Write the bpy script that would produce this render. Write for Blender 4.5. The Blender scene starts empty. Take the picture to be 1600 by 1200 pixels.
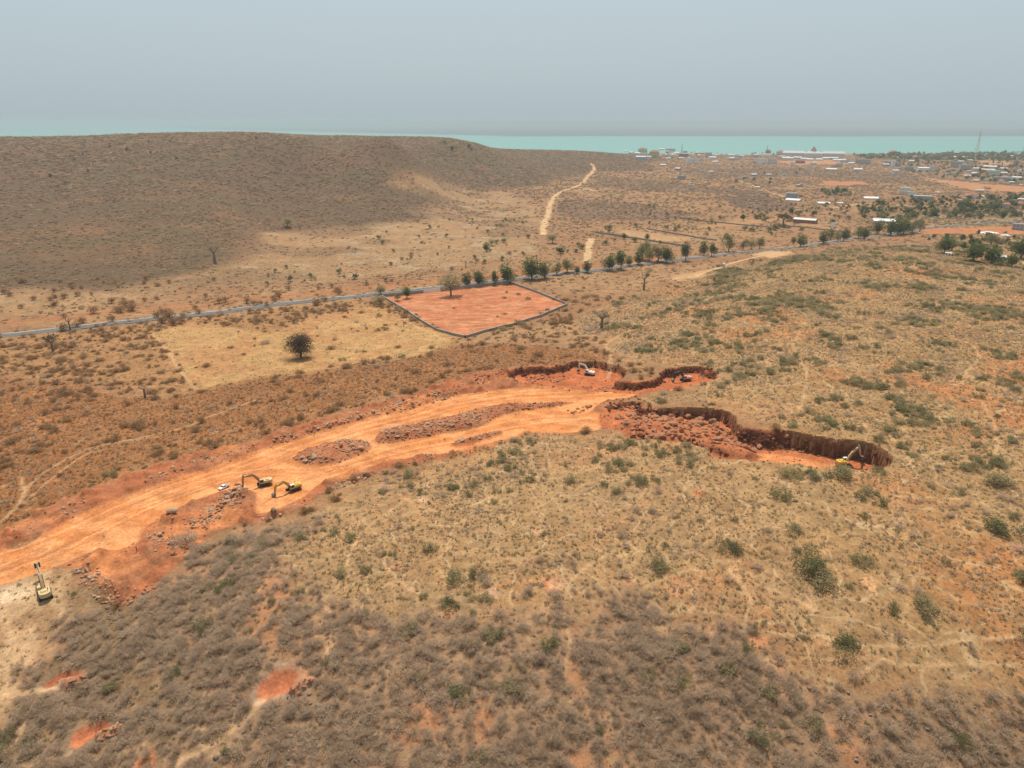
import bpy, bmesh, math, random
import numpy as np
from mathutils import Vector, Matrix

random.seed(7)
RNG = np.random.default_rng(11)
scene = bpy.context.scene
COL = scene.collection
R = math.radians

# ---------------------------------------------------------------- camera
CAM_Z, PITCH, FPX = 125.0, 20.2, 1109.0      # drone height, pitch, focal length in px of a 1600 px wide frame
cam_data = bpy.data.cameras.new('camera')
cam_data.sensor_width = 36.0
cam_data.lens = 36.0 * FPX / 1600.0
cam_data.clip_start = 1.0
cam_data.clip_end = 120000.0
cam = bpy.data.objects.new('camera', cam_data)
cam.location = (0, 0, CAM_Z)
cam.rotation_euler = (R(90 - PITCH), 0, 0)
COL.objects.link(cam)
scene.camera = cam

# ---------------------------------------------------------------- sky, sun, exposure
SUN_EL = 64.0
world = bpy.data.worlds.new('World')
scene.world = world
world.use_nodes = True
nt = world.node_tree
nt.nodes.clear()
sky = nt.nodes.new('ShaderNodeTexSky')
sky.sky_type = 'NISHITA'
sky.sun_disc = False
sky.sun_elevation = R(SUN_EL)
sky.sun_rotation = R(0)
sky.air_density = 1.0
sky.dust_density = 6.0
sky.ozone_density = 1.0
hsv = nt.nodes.new('ShaderNodeMix')
hsv.data_type = 'RGBA'
hsv.inputs[0].default_value = 0.76            # dust veil: the sky's blue greyed evenly everywhere
hsv.inputs[7].default_value = (5.45, 6.65, 7.25, 1)
bg = nt.nodes.new('ShaderNodeBackground')
bg.inputs[1].default_value = 0.10
out = nt.nodes.new('ShaderNodeOutputWorld')
nt.links.new(sky.outputs[0], hsv.inputs[6])
nt.links.new(hsv.outputs[2], bg.inputs[0])
nt.links.new(bg.outputs[0], out.inputs[0])

sun_data = bpy.data.lights.new('sun', 'SUN')
sun_data.energy = 5.0
sun_data.angle = R(0.6)
sun_data.color = (1.0, 0.95, 0.87)
sun = bpy.data.objects.new('sun', sun_data)
sun.rotation_euler = (R(-(90 - SUN_EL)), R(-4), 0)
sun.location = (0, 0, 400)
COL.objects.link(sun)

scene.view_settings.view_transform = 'Standard'
scene.view_settings.look = 'None'
scene.view_settings.exposure = 0.0
scene.view_settings.gamma = 1.0
scene.view_settings.use_curve_mapping = False
scene.render.engine = 'CYCLES'
scene.cycles.use_denoising = True
scene.cycles.max_bounces = 5
scene.cycles.diffuse_bounces = 2
scene.cycles.volume_bounces = 1
scene.cycles.transparent_max_bounces = 8

# ---------------------------------------------------------------- numeric helpers
def _hash(ix, iy, seed):
    h = (ix.astype(np.int64) * 374761393 + iy.astype(np.int64) * 668265263 + seed * 974711) & 0xFFFFFFFF
    h = ((h ^ (h >> 13)) * 1274126177) & 0xFFFFFFFF
    return ((h ^ (h >> 16)) & 0xFFFF) / 65535.0

def vnoise(x, y, seed=0):
    x0 = np.floor(x); y0 = np.floor(y)
    fx = x - x0; fy = y - y0
    fx = fx * fx * (3 - 2 * fx); fy = fy * fy * (3 - 2 * fy)
    a = _hash(x0, y0, seed); b = _hash(x0 + 1, y0, seed)
    c = _hash(x0, y0 + 1, seed); d = _hash(x0 + 1, y0 + 1, seed)
    return (a + (b - a) * fx) * (1 - fy) + (c + (d - c) * fx) * fy

def fbm(x, y, size, octaves=3, seed=0):
    s = 0.0; amp = 1.0; tot = 0.0
    for o in range(octaves):
        s = s + amp * vnoise(x / size + 13.7 * o, y / size - 7.3 * o, seed + o * 17)
        tot += amp; amp *= 0.5; size *= 0.5
    return s / tot

def sstep(a, b, x):
    t = np.clip((x - a) / (b - a), 0, 1)
    return t * t * (3 - 2 * t)

PC, PS = math.cos(R(PITCH)), math.sin(R(PITCH))
def ray(u, v):
    a = (np.asarray(u, float) - 800) / FPX; b = (600 - np.asarray(v, float)) / FPX
    return a, PC + b * PS, -PS + b * PC

# ---------------------------------------------------------------- natural relief from surveyed points
# (photo column, photo row, height in metres above the quarry road): the spot's place follows from its height
SPOTS = [
 (0,1200,-9),(400,1200,-7),(800,1200,-5),(1200,1200,-5),(1600,1200,-6),
 (200,1050,-5),(600,1050,-1),(1000,1050,1),(1400,1050,3),(1600,1020,5),
 (400,900,1.5),(800,900,5),(1200,900,8.5),(1600,880,11),(800,760,5.5),(650,800,3.5),(1200,790,11),(1600,740,15),
 (1000,695,8.5),(1400,725,13.5),(1600,600,17),(1300,620,13.5),(1130,570,9.5),(1250,500,12),(1600,490,16),
 (1450,430,14),(1200,440,6),(1450,392,11),(1300,396,7.5),(1600,420,10),(1100,480,5),(1000,570,6.5),
 (0,885,-3),(100,835,-2),(250,765,-1),(400,722,0),(600,665,1.5),(800,622,3),(900,640,3.8),(960,600,5.5),(700,695,2),(500,745,0.3),
 (210,930,-1.5),(60,930,-3.5),(0,1000,-5),(340,830,0.2),
 (0,700,-6.5),(200,640,-7.5),(400,600,-8),(600,570,-6),(800,540,-3),(950,540,1.5),
 (0,560,-13),(250,525,-13),(480,560,-11),(600,465,-14),(725,527,-10),(885,475,-10),(800,440,-14),(940,513,-5),(1008,452,-9),
 (0,525,-14),(300,493,-14),(450,475,-14),(1000,412,-14),(1100,402,-14),(1250,384,-15),(1440,357,-17),(1600,347,-18),
 (700,345,-14),(850,365,-15),(920,380,-15),(1000,330,-16),(1200,340,-17),(1400,330,-18),(1600,320,-19),
 (1000,290,-18),(1300,300,-20),(1600,290,-22),(1100,255,-26),(1300,252,-28),(1600,246,-30),(1450,262,-27),
 (0,450,-13),(200,445,-13),(350,425,-13),(0,400,-3),(0,340,12),(0,270,47),(0,214,95),(250,214,97),(480,209,104),(600,213,99),
 (720,222,75),(765,233,54),(805,241,28),(860,239,26),(930,238,18),(1000,243,-12),
 (300,340,8),(300,400,-7),(420,352,-6),(300,270,46),(500,320,3),(500,280,28),(500,240,64),(700,310,-11),(700,280,4),(700,250,36),
 (850,300,-13),(850,262,0),(790,275,2),(925,268,-10),
]
GC_Y = -40.0                                   # centre of the fan-shaped terrain grid
def spot_xyz():
    xs = []
    for u, v, z in SPOTS:
        dx, dy, dz = ray(u, v)
        t = (z - CAM_Z) / dz
        xs.append((dx * t, dy * t, z))
    for th, rr, z in ((-35,2700,40),(-20,2800,42),(-8,2900,38),(-35,3600,-46),(-20,3700,-46),(-8,3800,-46),(2,4300,-44),(8,4450,-42),(20,4600,-42),(34,5000,-42),
                      (2,6400,-60),(20,6400,-60),(40,6400,-60),(-20,6400,-80),(-40,6400,-80),(-52,2000,90),(-52,1000,15),(-52,400,-10),(52,400,10),(52,1000,-16),(52,2500,-25),
                      (-50,100,-18),(0,90,-12),(50,100,-14),(-30,40,-26),(0,40,-26),(30,40,-26),(52,200,8),(-52,200,-8)):
        xs.append((rr * math.sin(R(th)), rr * math.cos(R(th)), z))
    return np.array(xs)
SP = spot_xyz()
def warp(x, y):
    rr = np.hypot(x, y - GC_Y)
    return np.arctan2(x, y - GC_Y) * 2.0, np.log(rr)
def tps_fit():
    a, b = warp(SP[:, 0], SP[:, 1]); n = len(a)
    d2 = (a[:, None] - a[None]) ** 2 + (b[:, None] - b[None]) ** 2
    K = 0.5 * d2 * np.log(d2 + 1e-12) + np.eye(n) * 2e-3
    Pm = np.stack([np.ones(n), a, b], 1)
    A = np.zeros((n + 3, n + 3)); A[:n, :n] = K; A[:n, n:] = Pm; A[n:, :n] = Pm.T
    return a, b, np.linalg.solve(A, np.concatenate([SP[:, 2], np.zeros(3)]))
TA, TB, TW = tps_fit()
def relief(x, y):
    a, b = warp(x, y)
    z = TW[-3] + TW[-2] * a + TW[-1] * b
    for i in range(len(TA)):
        d2 = (a - TA[i]) ** 2 + (b - TB[i]) ** 2
        z += TW[i] * 0.5 * d2 * np.log(d2 + 1e-12)
    return z

# fan grid: about a metre between vertices around the quarry, wider with distance
NTH = 720
TH0, TH1 = R(-52), R(52)
rl = [70.0]
while rl[-1] < 6500:
    r_ = rl[-1]
    rl.append(r_ + (0.95 if r_ < 460 else 0.95 * (r_ / 460) ** 1.7))
RL = np.array(rl); NR = len(RL)
TH = np.linspace(TH0, TH1, NTH)
GT, GR = np.meshgrid(TH, RL)                   # rows = radius
GX = GR * np.sin(GT); GY = GC_Y + GR * np.cos(GT)
# relief on a coarse grid, then interpolated (it is smooth)
cr = np.exp(np.linspace(math.log(70), math.log(6600), 260)); ct = np.linspace(TH0, TH1, 180)
CT, CR = np.meshgrid(ct, cr)
CZ = relief(CR * np.sin(CT), GC_Y + CR * np.cos(CT))
def bil(grid, fi, fj):
    h, w = grid.shape[:2]
    fi = np.clip(fi, 0, h - 1.001); fj = np.clip(fj, 0, w - 1.001)
    i = fi.astype(int); j = fj.astype(int); a = fi - i; b = fj - j
    if grid.ndim == 3: a = a[..., None]; b = b[..., None]
    return (grid[i, j] * (1 - b) + grid[i, j + 1] * b) * (1 - a) + (grid[i + 1, j] * (1 - b) + grid[i + 1, j + 1] * b) * a
Z0 = bil(CZ, (np.log(GR) - math.log(70)) / (math.log(6600) - math.log(70)) * 259, (GT - TH0) / (TH1 - TH0) * 179)
far_fade = sstep(6000, 600, GR)
Z0 = Z0 + (fbm(GX, GY, 60, 3, 5) - 0.5) * 3.0 * sstep(80, 300, GR) + (fbm(GX, GY, 300, 2, 8) - 0.5) * 8 * sstep(900, 1500, GR) * sstep(3200, 2200, GR)
Z0 = np.maximum(Z0, -46.0)

def gidx(x, y):
    rr = np.hypot(x, y - GC_Y); th = np.arctan2(x, y - GC_Y)
    return np.interp(rr, RL, np.arange(NR)), (th - TH0) / (TH1 - TH0) * (NTH - 1)
class Surf:
    z = Z0
def gz(x, y, Z=None):
    fi, fj = gidx(np.asarray(x, float), np.asarray(y, float))
    return bil(Surf.z if Z is None else Z, fi, fj)
def place(u, v, Z=None):
    """where the line of sight through a photo point meets the ground: arrays x, y, z"""
    u = np.atleast_1d(np.asarray(u, float)); v = np.atleast_1d(np.asarray(v, float))
    dx, dy, dz = ray(u, v)
    ts = np.exp(np.linspace(math.log(60), math.log(6500), 300))
    lo = np.full(u.shape, ts[-2]); hi = np.full(u.shape, ts[-1]); found = np.zeros(u.shape, bool)
    prev = ts[0]
    for t in ts[1:]:
        below = (CAM_Z + dz * t) < gz(dx * t, dy * t, Z)
        new = below & ~found
        lo[new] = prev; hi[new] = t; found |= new
        prev = t
    for _ in range(18):
        m = 0.5 * (lo + hi)
        b = (CAM_Z + dz * m) < gz(dx * m, dy * m, Z)
        hi = np.where(b, m, hi); lo = np.where(b, lo, m)
    x, y = dx * hi, dy * hi
    return x, y, gz(x, y, Z)
def at(u, v):
    x, y, z = place(u, v)
    return Vector((float(x[0]), float(y[0]), float(z[0])))
def poly(pts):
    p = np.array(pts, float)
    x, y, _ = place(p[:, 0], p[:, 1])
    return np.stack([x, y], 1)
def smooth_line(p, n=4, closed=False):
    """Catmull-Rom through world points"""
    P = np.array(p); N = len(P); outp = []
    for i in range(N if closed else N - 1):
        if closed:
            a, b, c, d = P[i - 1], P[i], P[(i + 1) % N], P[(i + 2) % N]
        else:
            a, b, c, d = P[max(i - 1, 0)], P[i], P[i + 1], P[min(i + 2, N - 1)]
        for k in range(n):
            t = k / n
            outp.append(0.5 * ((2 * b) + (-a + c) * t + (2 * a - 5 * b + 4 * c - d) * t * t + (-a + 3 * b - 3 * c + d) * t ** 3))
    if not closed: outp.append(P[-1])
    return np.array(outp)
def seg_dist(px, py, line, closed):
    d = np.full(px.shape, 1e9)
    N = len(line)
    for i in range(N if closed else N - 1):
        a = line[i]; b = line[(i + 1) % N]
        ex, ey = b - a; L = ex * ex + ey * ey + 1e-9
        t = np.clip(((px - a[0]) * ex + (py - a[1]) * ey) / L, 0, 1)
        d = np.minimum(d, (px - a[0] - t * ex) ** 2 + (py - a[1] - t * ey) ** 2)
    return np.sqrt(d)
def inside(px, py, line):
    c = np.zeros(px.shape, bool); N = len(line)
    for i in range(N):
        x0, y0 = line[i - 1]; x1, y1 = line[i]
        if y0 == y1: continue
        hit = ((y0 > py) != (y1 > py)) & (px < (x1 - x0) * (py - y0) / (y1 - y0) + x0)
        c ^= hit
    return c
def sd_grid(line, margin, wob=0.0, wsize=10.0, seed=3, closed=True):
    """signed distance (inside positive) on the terrain grid, -1e3 away from the outline"""
    sd = np.full(GX.shape, -1e3)
    lo = line.min(0) - margin; hi = line.max(0) + margin
    m = (GX > lo[0]) & (GX < hi[0]) & (GY > lo[1]) & (GY < hi[1])
    if not m.any(): return sd
    px, py = GX[m], GY[m]
    if wob:
        qx = px + (fbm(px, py, wsize, 3, seed) - 0.5) * 2 * wob
        qy = py + (fbm(px, py, wsize, 3, seed + 50) - 0.5) * 2 * wob
        px, py = qx, qy
    d = seg_dist(px, py, line, closed)
    sd[m] = np.where(inside(px, py, line), d, -d) if closed else -d
    return sd

# ---------------------------------------------------------------- outlines of the ground's zones (photo points laid on the relief)
HAUL = smooth_line(poly([(-120,895),(0,860),(62,836),(125,800),(250,752),(400,704),(487,675),(575,652),(650,635),(707,617),(800,606),(887,606),(960,609),(1050,606),
  (1085,604),(995,617),(945,629),(930,640),(960,655),(940,666),(925,672),(825,674),(800,684),(725,703),(650,713),(587,727),(537,740),(497,760),(475,777),(440,791),(398,802),
  (400,770),(375,766),(337,769),(275,796),(225,826),(212,856),(140,863),(88,886),(0,916),(-120,960)]), 3, True)
ISLES = [smooth_line(poly(p), 3, True) for p in (
  [(458,712),(475,700),(530,686),(572,688),(576,700),(540,715),(510,724),(472,722)],
  [(592,690),(595,673),(650,659),(700,650),(750,636),(800,629),(862,628),(898,626),(862,633),(800,641),(750,662),(700,673),(650,683)],
  [(705,694),(725,683),(775,673),(782,676),(737,690)])]
RED = smooth_line(poly([(-120,850),(0,828),(60,800),(130,768),(250,724),(340,702),(400,688),(480,660),(580,632),(650,614),(700,594),(760,580),(810,574),(870,570),
  (905,566),(945,567),(975,579),(968,594),(1030,590),(1036,577),(1070,573),(1097,572),(1118,578),(1119,588),(1100,600),(1000,618),(955,630),(1003,627),(1010,660),(975,672),(945,668),(920,674),(860,677),(825,680),(800,690),
  (725,712),(650,723),(587,738),(530,758),(500,772),(480,786),(440,806),(398,818),(345,828),(320,840),(296,868),(240,920),(188,950),(165,934),(140,905),(118,893),(88,886),(0,916),(-120,960)]), 2, True)
PIT_N = smooth_line(poly([(803,577),(850,573),(880,571),(893,566),(930,565),(960,570),(976,579),(970,590),(962,597),(1000,597),(1028,591),(1033,579),(1062,574),(1095,573),(1117,578),
  (1118,588),(1102,598),(1050,607),(1000,613),(900,606),(830,600),(800,592)]), 3, True)
PIT_E = smooth_line(poly([(958,632),(1003,629),(1010,637),(1060,638),(1126,640),(1150,652),(1158,664),(1182,668),(1240,676),(1300,686),(1350,692),(1384,706),(1394,720),(1378,731),
  (1350,733),(1290,731),(1200,722),(1112,712),(1106,702),(1062,690),(990,687),(972,674),(944,668),(935,648)]), 3, True)
SCOOPS = [smooth_line(poly(p), 3, True) for p in (
  [(68,1074),(78,1060),(100,1048),(124,1045),(130,1052),(120,1064),(100,1072)],
  [(108,1166),(118,1148),(140,1132),(170,1124),(172,1136),(158,1150),(140,1162),(118,1174)],
  [(402,1086),(412,1062),(432,1047),(464,1046),(462,1060),(452,1078),(430,1090),(410,1094)])]
RIDGES = [smooth_line(poly(p), 3, True) for p in (
  [(92,1068),(118,1062),(134,1058),(136,1064),(120,1074),(100,1078)],
  [(148,1150),(170,1140),(188,1134),(190,1142),(170,1158),(150,1160)],
  [(450,1080),(470,1066),(488,1058),(490,1066),(470,1084),(455,1090)])]
ENCL = poly([(600,464),(640,490),(680,514),(725,528),(800,508),(845,494),(886,477),(845,460),(795,443),(740,448),(690,455)])

sdH = sd_grid(HAUL, 12, 1.2, 8); mH = sstep(-0.5, 2.0, sdH)
sdR = sd_grid(RED, 14, 2.2, 9); mR = sstep(-1.0, 1.5, sdR)
sdI = np.maximum.reduce([sd_grid(p, 8, 1.2, 6, 9) for p in ISLES]); mI = sstep(-0.6, 0.8, sdI)
sdN = sd_grid(PIT_N, 10, 1.5, 11, 21)
sdE = sd_grid(PIT_E, 10, 2.0, 14, 22) + (fbm(GX, GY, 3.2, 2, 20) - .5) * 1.7
sdN = sdN + (fbm(GX, GY, 3.0, 2, 19) - .5) * 1.3
sdS = np.maximum.reduce([sd_grid(p, 6, 1.3, 4, 23) for p in SCOOPS]); mS = sstep(-0.3, 0.8, sdS)
sdG = np.maximum.reduce([sd_grid(p, 6, 0.6, 3, 24) for p in RIDGES]); mG = sstep(-0.4, 0.9, sdG)
sdF = sd_grid(ENCL, 10); mF = sstep(-0.5, 0.5, sdF)

# ---------------------------------------------------------------- relief with the quarry dug into it
Z = Z0.copy()
fine = (fbm(GX, GY, 7, 3, 31) - 0.5)
near = sstep(900, 400, GR)
Z += fine * 0.9 * near * (1 - mH) * (1 - mF)
Z -= 1.1 * sstep(-1.5, 3.5, sdH) * (1 - 0.9 * sstep(-1, 3, sdN))
Z += mI * (0.7 + 1.6 * sstep(0, 5, sdI) + 2.2 * fine)
lump = np.maximum(fbm(GX, GY, 4, 3, 33) - 0.42, 0) * 6.5
Z += lump * sstep(-1, 2, sdR) * (1 - sstep(-2, 0.5, sdH)) * (1 - sstep(-2, 0, sdN)) * (1 - sstep(-2, 0, sdE))
floorN = Z0 - 5.0
slumpN = 1.0 + 3.5 * sstep(0.5, 0.7, fbm(GX, GY, 9, 2, 29)); profN = 0.68 * sstep(0, 1, np.clip((sdN + .1) / slumpN, 0, 1)) + 0.32 * sstep(0.8, 9, sdN)
Z = Z * (1 - profN) + (floorN + fine * 0.8) * profN
floorE = 4.2 + np.clip(GX - 45, 0, 120) * 0.018 + fine * 0.5
slumpE = 1.0 + 4.2 * sstep(0.52, 0.72, fbm(GX, GY, 11, 2, 28)); kE = sstep(0, 1, np.clip((sdE + .1) / slumpE, 0, 1)); profE = 0.9 * kE + 0.1 * sstep(1.0, 7, sdE)
Z = Z * (1 - profE) + np.minimum(floorE, Z) * profE
TALUS = poly([(962,648),(1006,640),(1066,644),(1124,647),(1160,672),(1200,690),(1170,702),(1110,694),(1060,682),(990,680),(966,668)])
Z += 2.6 * sstep(-0.5, 6, sd_grid(TALUS, 8, 1.0, 6, 26)) * (0.5 + fbm(GX, GY, 9, 3, 27))
Z -= 1.6 * sstep(-0.4, 2.5, sdS)
Z += 1.3 * sstep(-0.6, 1.2, sdG) * (0.6 + 1.5 * (fine + 0.5))
# small erosion pit beside the haul road on the left
EP = smooth_line(poly([(6,852),(30,842),(60,830),(64,834),(40,848),(12,857)]), 2, True)
sdP = sd_grid(EP, 6, 0.4, 3, 25)
Z -= 1.6 * sstep(-0.3, 1.0, sdP)
Surf.z = Z

# slope, used to tell cut faces from floors
dzr = np.gradient(Z, axis=0) / np.gradient(GR, axis=0)
dzt = np.gradient(Z, axis=1) / (GR * (TH[1] - TH[0]))
SLOPE = np.hypot(dzr, dzt)

# ---------------------------------------------------------------- base colours of the ground (linear; real-world albedo except pit faces, which carry painted shade)
def C3(*c): return np.array(c, float)
ground_col = np.empty(GX.shape + (3,)); ground_col[:] = C3(0.32, 0.185, 0.10)
BR = np.zeros(GX.shape); GN = np.zeros(GX.shape); TF = np.full(GX.shape, 0.03); TRAIL = np.zeros(GX.shape)   # brush, green scrub, tuft densities, trails
n_big = fbm(GX, GY, 90, 3, 41); n_mid = fbm(GX, GY, 22, 3, 42); n_sml = fbm(GX, GY, 4, 3, 43)
def over(mask, col, amt=1.0):
    i = np.nonzero(mask > 0.002)
    m = np.clip(mask[i] * amt, 0, 1)[:, None]
    ground_col[i] = ground_col[i] * (1 - m) + col * m
def zone(pts, width, wob, wsize, seed, far=None):
    w = poly(pts)
    if far is not None: w = np.concatenate([w, np.array([(r_ * math.sin(R(t_)), r_ * math.cos(R(t_))) for t_, r_ in far])])
    return sstep(-width, width, sd_grid(w, width * 2 + wob + 5, wob, wsize, seed))
# lowland
over(sstep(0.35, 0.7, n_big), C3(0.36, 0.225, 0.12))
over(sstep(0.5, 0.75, fbm(GX, GY, 35, 3, 44)), C3(0.28, 0.15, 0.08), 0.75)
BR += 0.03 + 0.05 * sstep(0.45, 0.7, fbm(GX, GY, 50, 3, 45))
# pale stony grass belt at the foot of the far hill
m = zone([(-200,485),(0,475),(120,465),(240,462),(400,440),(520,440),(700,420),(830,400),(850,340),(800,300),(720,285),(640,290),(700,330),(560,345),(430,352),(345,418),(240,446),(100,455),(-200,462)], 12, 25, 70, 51)
over(m, C3(0.38, 0.25, 0.137), 0.75); over(m * sstep(0.55, 0.75, n_mid), C3(0.40, 0.32, 0.22), 0.8)
BR = BR * (1 - m) + m * (.004 + .014 * sstep(.5, .62, fbm(GX, GY, 30, 3, 49))); TF += m * 0.08; over(m * sstep(.52, .66, fbm(GX, GY, 14, 3, 50)), C3(0.33, 0.21, 0.115), .8); bp_ = m * sstep(.54, .64, fbm(GX, GY, 75, 4, 92)); over(bp_, C3(0.24, 0.15, 0.085), .8); BR += bp_ * .03
# far hill and coastal ridge covered in leafless brush
hill = zone([(-700,476),(-200,476),(0,460),(100,458),(250,448),(350,424),(430,362),(560,350),(660,338),(705,318),(640,298),(600,284),(690,284),(760,296),(860,290),(905,268),(1000,265)], 26, 55, 150, 52,
            far=[(12,3600),(0,4600),(-30,4600),(-60,3000)])
over(hill, C3(0.140, 0.096, 0.060)); over(hill * sstep(0.42, 0.62, fbm(GX, GY, 160, 3, 46)), C3(0.18, 0.112, 0.067), 0.8); over(hill * sstep(0.5, 0.66, fbm(GX + 900, GY, 120, 3, 47)), C3(0.135, 0.105, 0.058), 0.8)
over(hill * sstep(0.62, 0.8, fbm(GX, GY, 45, 3, 53)), C3(0.25, 0.14, 0.077), 0.6)
BR = np.where(hill > 0.4, hill * (0.05 + .07 * sstep(.4, .6, fbm(GX, GY, 40, 3, 48))), BR)
# scrub patches and bare ground between the far hill and the town
m = zone([(880,310),(1000,318),(1080,335),(1060,345),(900,345),(870,330)], 10, 20, 60, 54); over(m, C3(0.22, 0.14, 0.095)); BR += m * 0.05
m = zone([(930,275),(1060,285),(1190,300),(1200,312),(1090,300),(1000,300),(925,290)], 15, 25, 80, 55); over(m, C3(0.25, 0.155, 0.10)); BR += m * 0.04
m = zone([(1130,305),(1200,308),(1245,322),(1200,332),(1140,322)], 8, 15, 50, 56); over(m, C3(0.20, 0.13, 0.10)); BR += m * 0.05
m = zone([(1060,262),(1220,262),(1400,270),(1480,290),(1380,285),(1250,275),(1100,280)], 20, 40, 120, 57); over(m, C3(0.24, 0.15, 0.10)); BR += m * 0.03
m = zone([(1300,345),(1420,335),(1600,330),(1750,310),(1750,262),(1600,250),(1400,252),(1350,242),(1900,240),(1900,370),(1600,372),(1480,350)], 20, 50, 120, 58)
over(m, C3(0.30, 0.22, 0.12), 0.75); GN += m * 0.010
for pts, c in (([(1445,278),(1480,282),(1600,292),(1660,300),(1590,300),(1520,297),(1480,288)], (0.52,0.26,0.13)), ([(1290,283),(1345,283),(1360,287),(1320,291),(1280,289)], (0.52,0.22,0.11)),
               ([(1210,252),(1300,250),(1330,256),(1240,258)], (0.55,0.28,0.14)), ([(1420,360),(1600,352),(1700,350),(1700,360),(1600,366),(1450,366)], (0.50,0.20,0.09)),
               ([(1520,250),(1570,252),(1590,258),(1540,256)], (0.52,0.30,0.17)), ([(960,364),(1060,378),(1075,372),(1010,362),(975,360)], (0.50,0.32,0.17)),
               ([(1175,400),(1200,391),(1245,392),(1215,402)], (0.62,0.42,0.23)), ([(1040,436),(1085,424),(1120,420),(1100,434),(1060,440)], (0.55,0.36,0.19)),
               ([(1560,405),(1640,412),(1700,425),(1640,425),(1585,415)], (0.52,0.36,0.19)), ([(1080,205+150),(1170,352),(1230,342),(1160,343)], (0.45,0.26,0.13))):
    m = zone(pts, 5, 8, 30, 59); over(m, C3(*c), 0.75); BR *= 1 - m; GN *= 1 - m; TF *= 1 - 0.8 * m
# red strip along the far side of the road, brown verge
m = zone([(-150,520),(0,501),(150,488),(300,474),(450,458),(570,446),(690,436),(800,424),(920,410),(1060,396),(1060,404),(920,420),(800,432),(690,444),(570,453),(450,465),(300,482),(150,496),(0,508),(-150,527)], 4, 5, 25, 60)
over(m, C3(0.38, 0.175, 0.08), 0.75); BR *= 1 - 0.6 * m
# plain on the near side of the road
m = zone([(-200,545),(0,532),(300,500),(580,470),(600,470),(725,532),(760,535),(560,572),(300,612),(240,620),(0,580),(-200,600)], 10, 10, 40, 61)
over(m, C3(0.37, 0.205, 0.092), 0.9); BR += m * 0.03 * sstep(0.45, 0.62, n_mid); TF += m * 0.12
m = zone([(235,520),(300,505),(420,520),(500,490),(590,480),(640,505),(715,532),(660,552),(520,575),(400,590),(310,612),(290,580)], 6, 6, 30, 62)
over(m, C3(0.47, 0.30, 0.135), 0.95); over(m * sstep(0.45, 0.65, n_mid), C3(0.42, 0.225, 0.105), 0.8); BR *= 1 - 0.95 * m; TF *= 1 - 0.5 * m
# warm brown slope between that plain and the haul road
m = zone([(-250,640),(0,590),(240,622),(310,612),(420,590),(560,575),(700,545),(800,535),(920,545),(960,560),(880,568),(800,573),(690,596),(560,632),(400,688),(250,722),(60,800),(-250,890)], 7, 9, 30, 63)
brown = m
over(m, C3(0.29, 0.122, 0.042), 0.95); over(m * sstep(0.52, 0.7, n_mid), C3(0.37, 0.165, 0.066), 0.7)
BR *= 1 - .9 * m; BR += m * 0.035 * sstep(0.42, 0.62, n_mid); TF += m * 0.5
# plateau to the right: straw grass over orange earth
PLAT = zone([(425,835),(470,800),(590,745),(800,692),(930,676),(990,690),(1110,716),(1290,735),(1398,727),(1390,703),(1200,664),(1130,632),(1012,622),(1110,602),(1125,580),(1000,562),(940,530),(905,500),(960,470),(1060,440),(1180,408),(1300,391),(1450,386),(1600,414),(1900,440),
             (2100,1100),(1900,1110),(1600,1085),(1350,1065),(1200,1020),(1150,950),(1050,965),(960,930),(860,970),(700,940),(620,975),(500,910),(430,880)], 9, 16, 30, 64)
over(PLAT, C3(0.41, 0.252, 0.122))
over(PLAT * sstep(0.48, 0.68, fbm(GX, GY, 28, 3, 65)), C3(0.44, 0.225, 0.105), 0.9)
right = sstep(20, 160, GX)
over(PLAT * right, C3(0.335, 0.205, 0.092), .75)
over(PLAT * right * sstep(0.5, 0.72, fbm(GX, GY, 40, 3, 66)), C3(0.46, 0.195, 0.075), 0.95)
over(PLAT * sstep(0.45, 0.65, fbm(GX + 300, GY, 16, 3, 67)), C3(0.37, 0.245, 0.125), 0.7)
over(PLAT * sstep(0.40, 0.60, fbm(GX - 100, GY, 12, 2, 68)) * (1 - right) * 0.6, C3(0.33, 0.215, 0.13), 0.7)
pm = PLAT > 0.3
PB = sstep(0.50, 0.64, fbm(GX, GY, 24, 3, 69))
BR = np.where(pm, PLAT * (0.006 + 0.05 * PB * (0.35 + 0.65 * (1 - right))), BR)
GN = np.where(pm, PLAT * (0.004 + 0.11 * sstep(0.56, 0.66, fbm(GX, GY, 20, 3, 70)) * (0.3 + 0.7 * right) * sstep(100, 190, GR)), GN)
TF = np.where(pm, PLAT * (0.4 + .45 * sstep(.42, .6, n_mid)), TF); TRAIL = PLAT.copy()
# dense leafless brush on the near slope
NB = zone([(-600,1500),(-400,1150),(0,1095),(20,1075),(85,1030),(95,965),(130,915),(170,945),(190,955),(245,922),(300,872),(325,845),(350,832),(400,820),(425,805),(470,800),(425,840),(430,880),(500,910),(620,975),(700,940),(860,970),(960,930),(1050,965),(1150,950),(1200,1020),(1350,1065),(1600,1085),(1900,1110),(2400,1200),(2200,1700),(-600,1700)], 9, 16, 30, 64)
over(NB, C3(0.30, 0.195, 0.125)); over(NB * sstep(0.5, 0.7, n_mid), C3(0.43, 0.265, 0.155), 0.8)
over(NB * sstep(0.60, 0.75, fbm(GX + 50, GY, 14, 3, 72)), C3(0.42, 0.21, 0.11), 0.8)
BR = np.where(NB > 0.4, NB * (0.42 + 0.3 * sstep(0.35, 0.55, n_mid)) * (1 - 0.75 * sstep(0.60, 0.72, fbm(GX + 50, GY, 14, 3, 72))), BR)
GN = np.where(NB > 0.4, NB * (0.004 + 0.03 * sstep(0.56, 0.7, fbm(GX, GY, 20, 3, 70)) + 0.02 * sstep(60, 140, GX)), GN)
TF = np.where(NB > 0.4, 0.12, TF)
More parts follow.
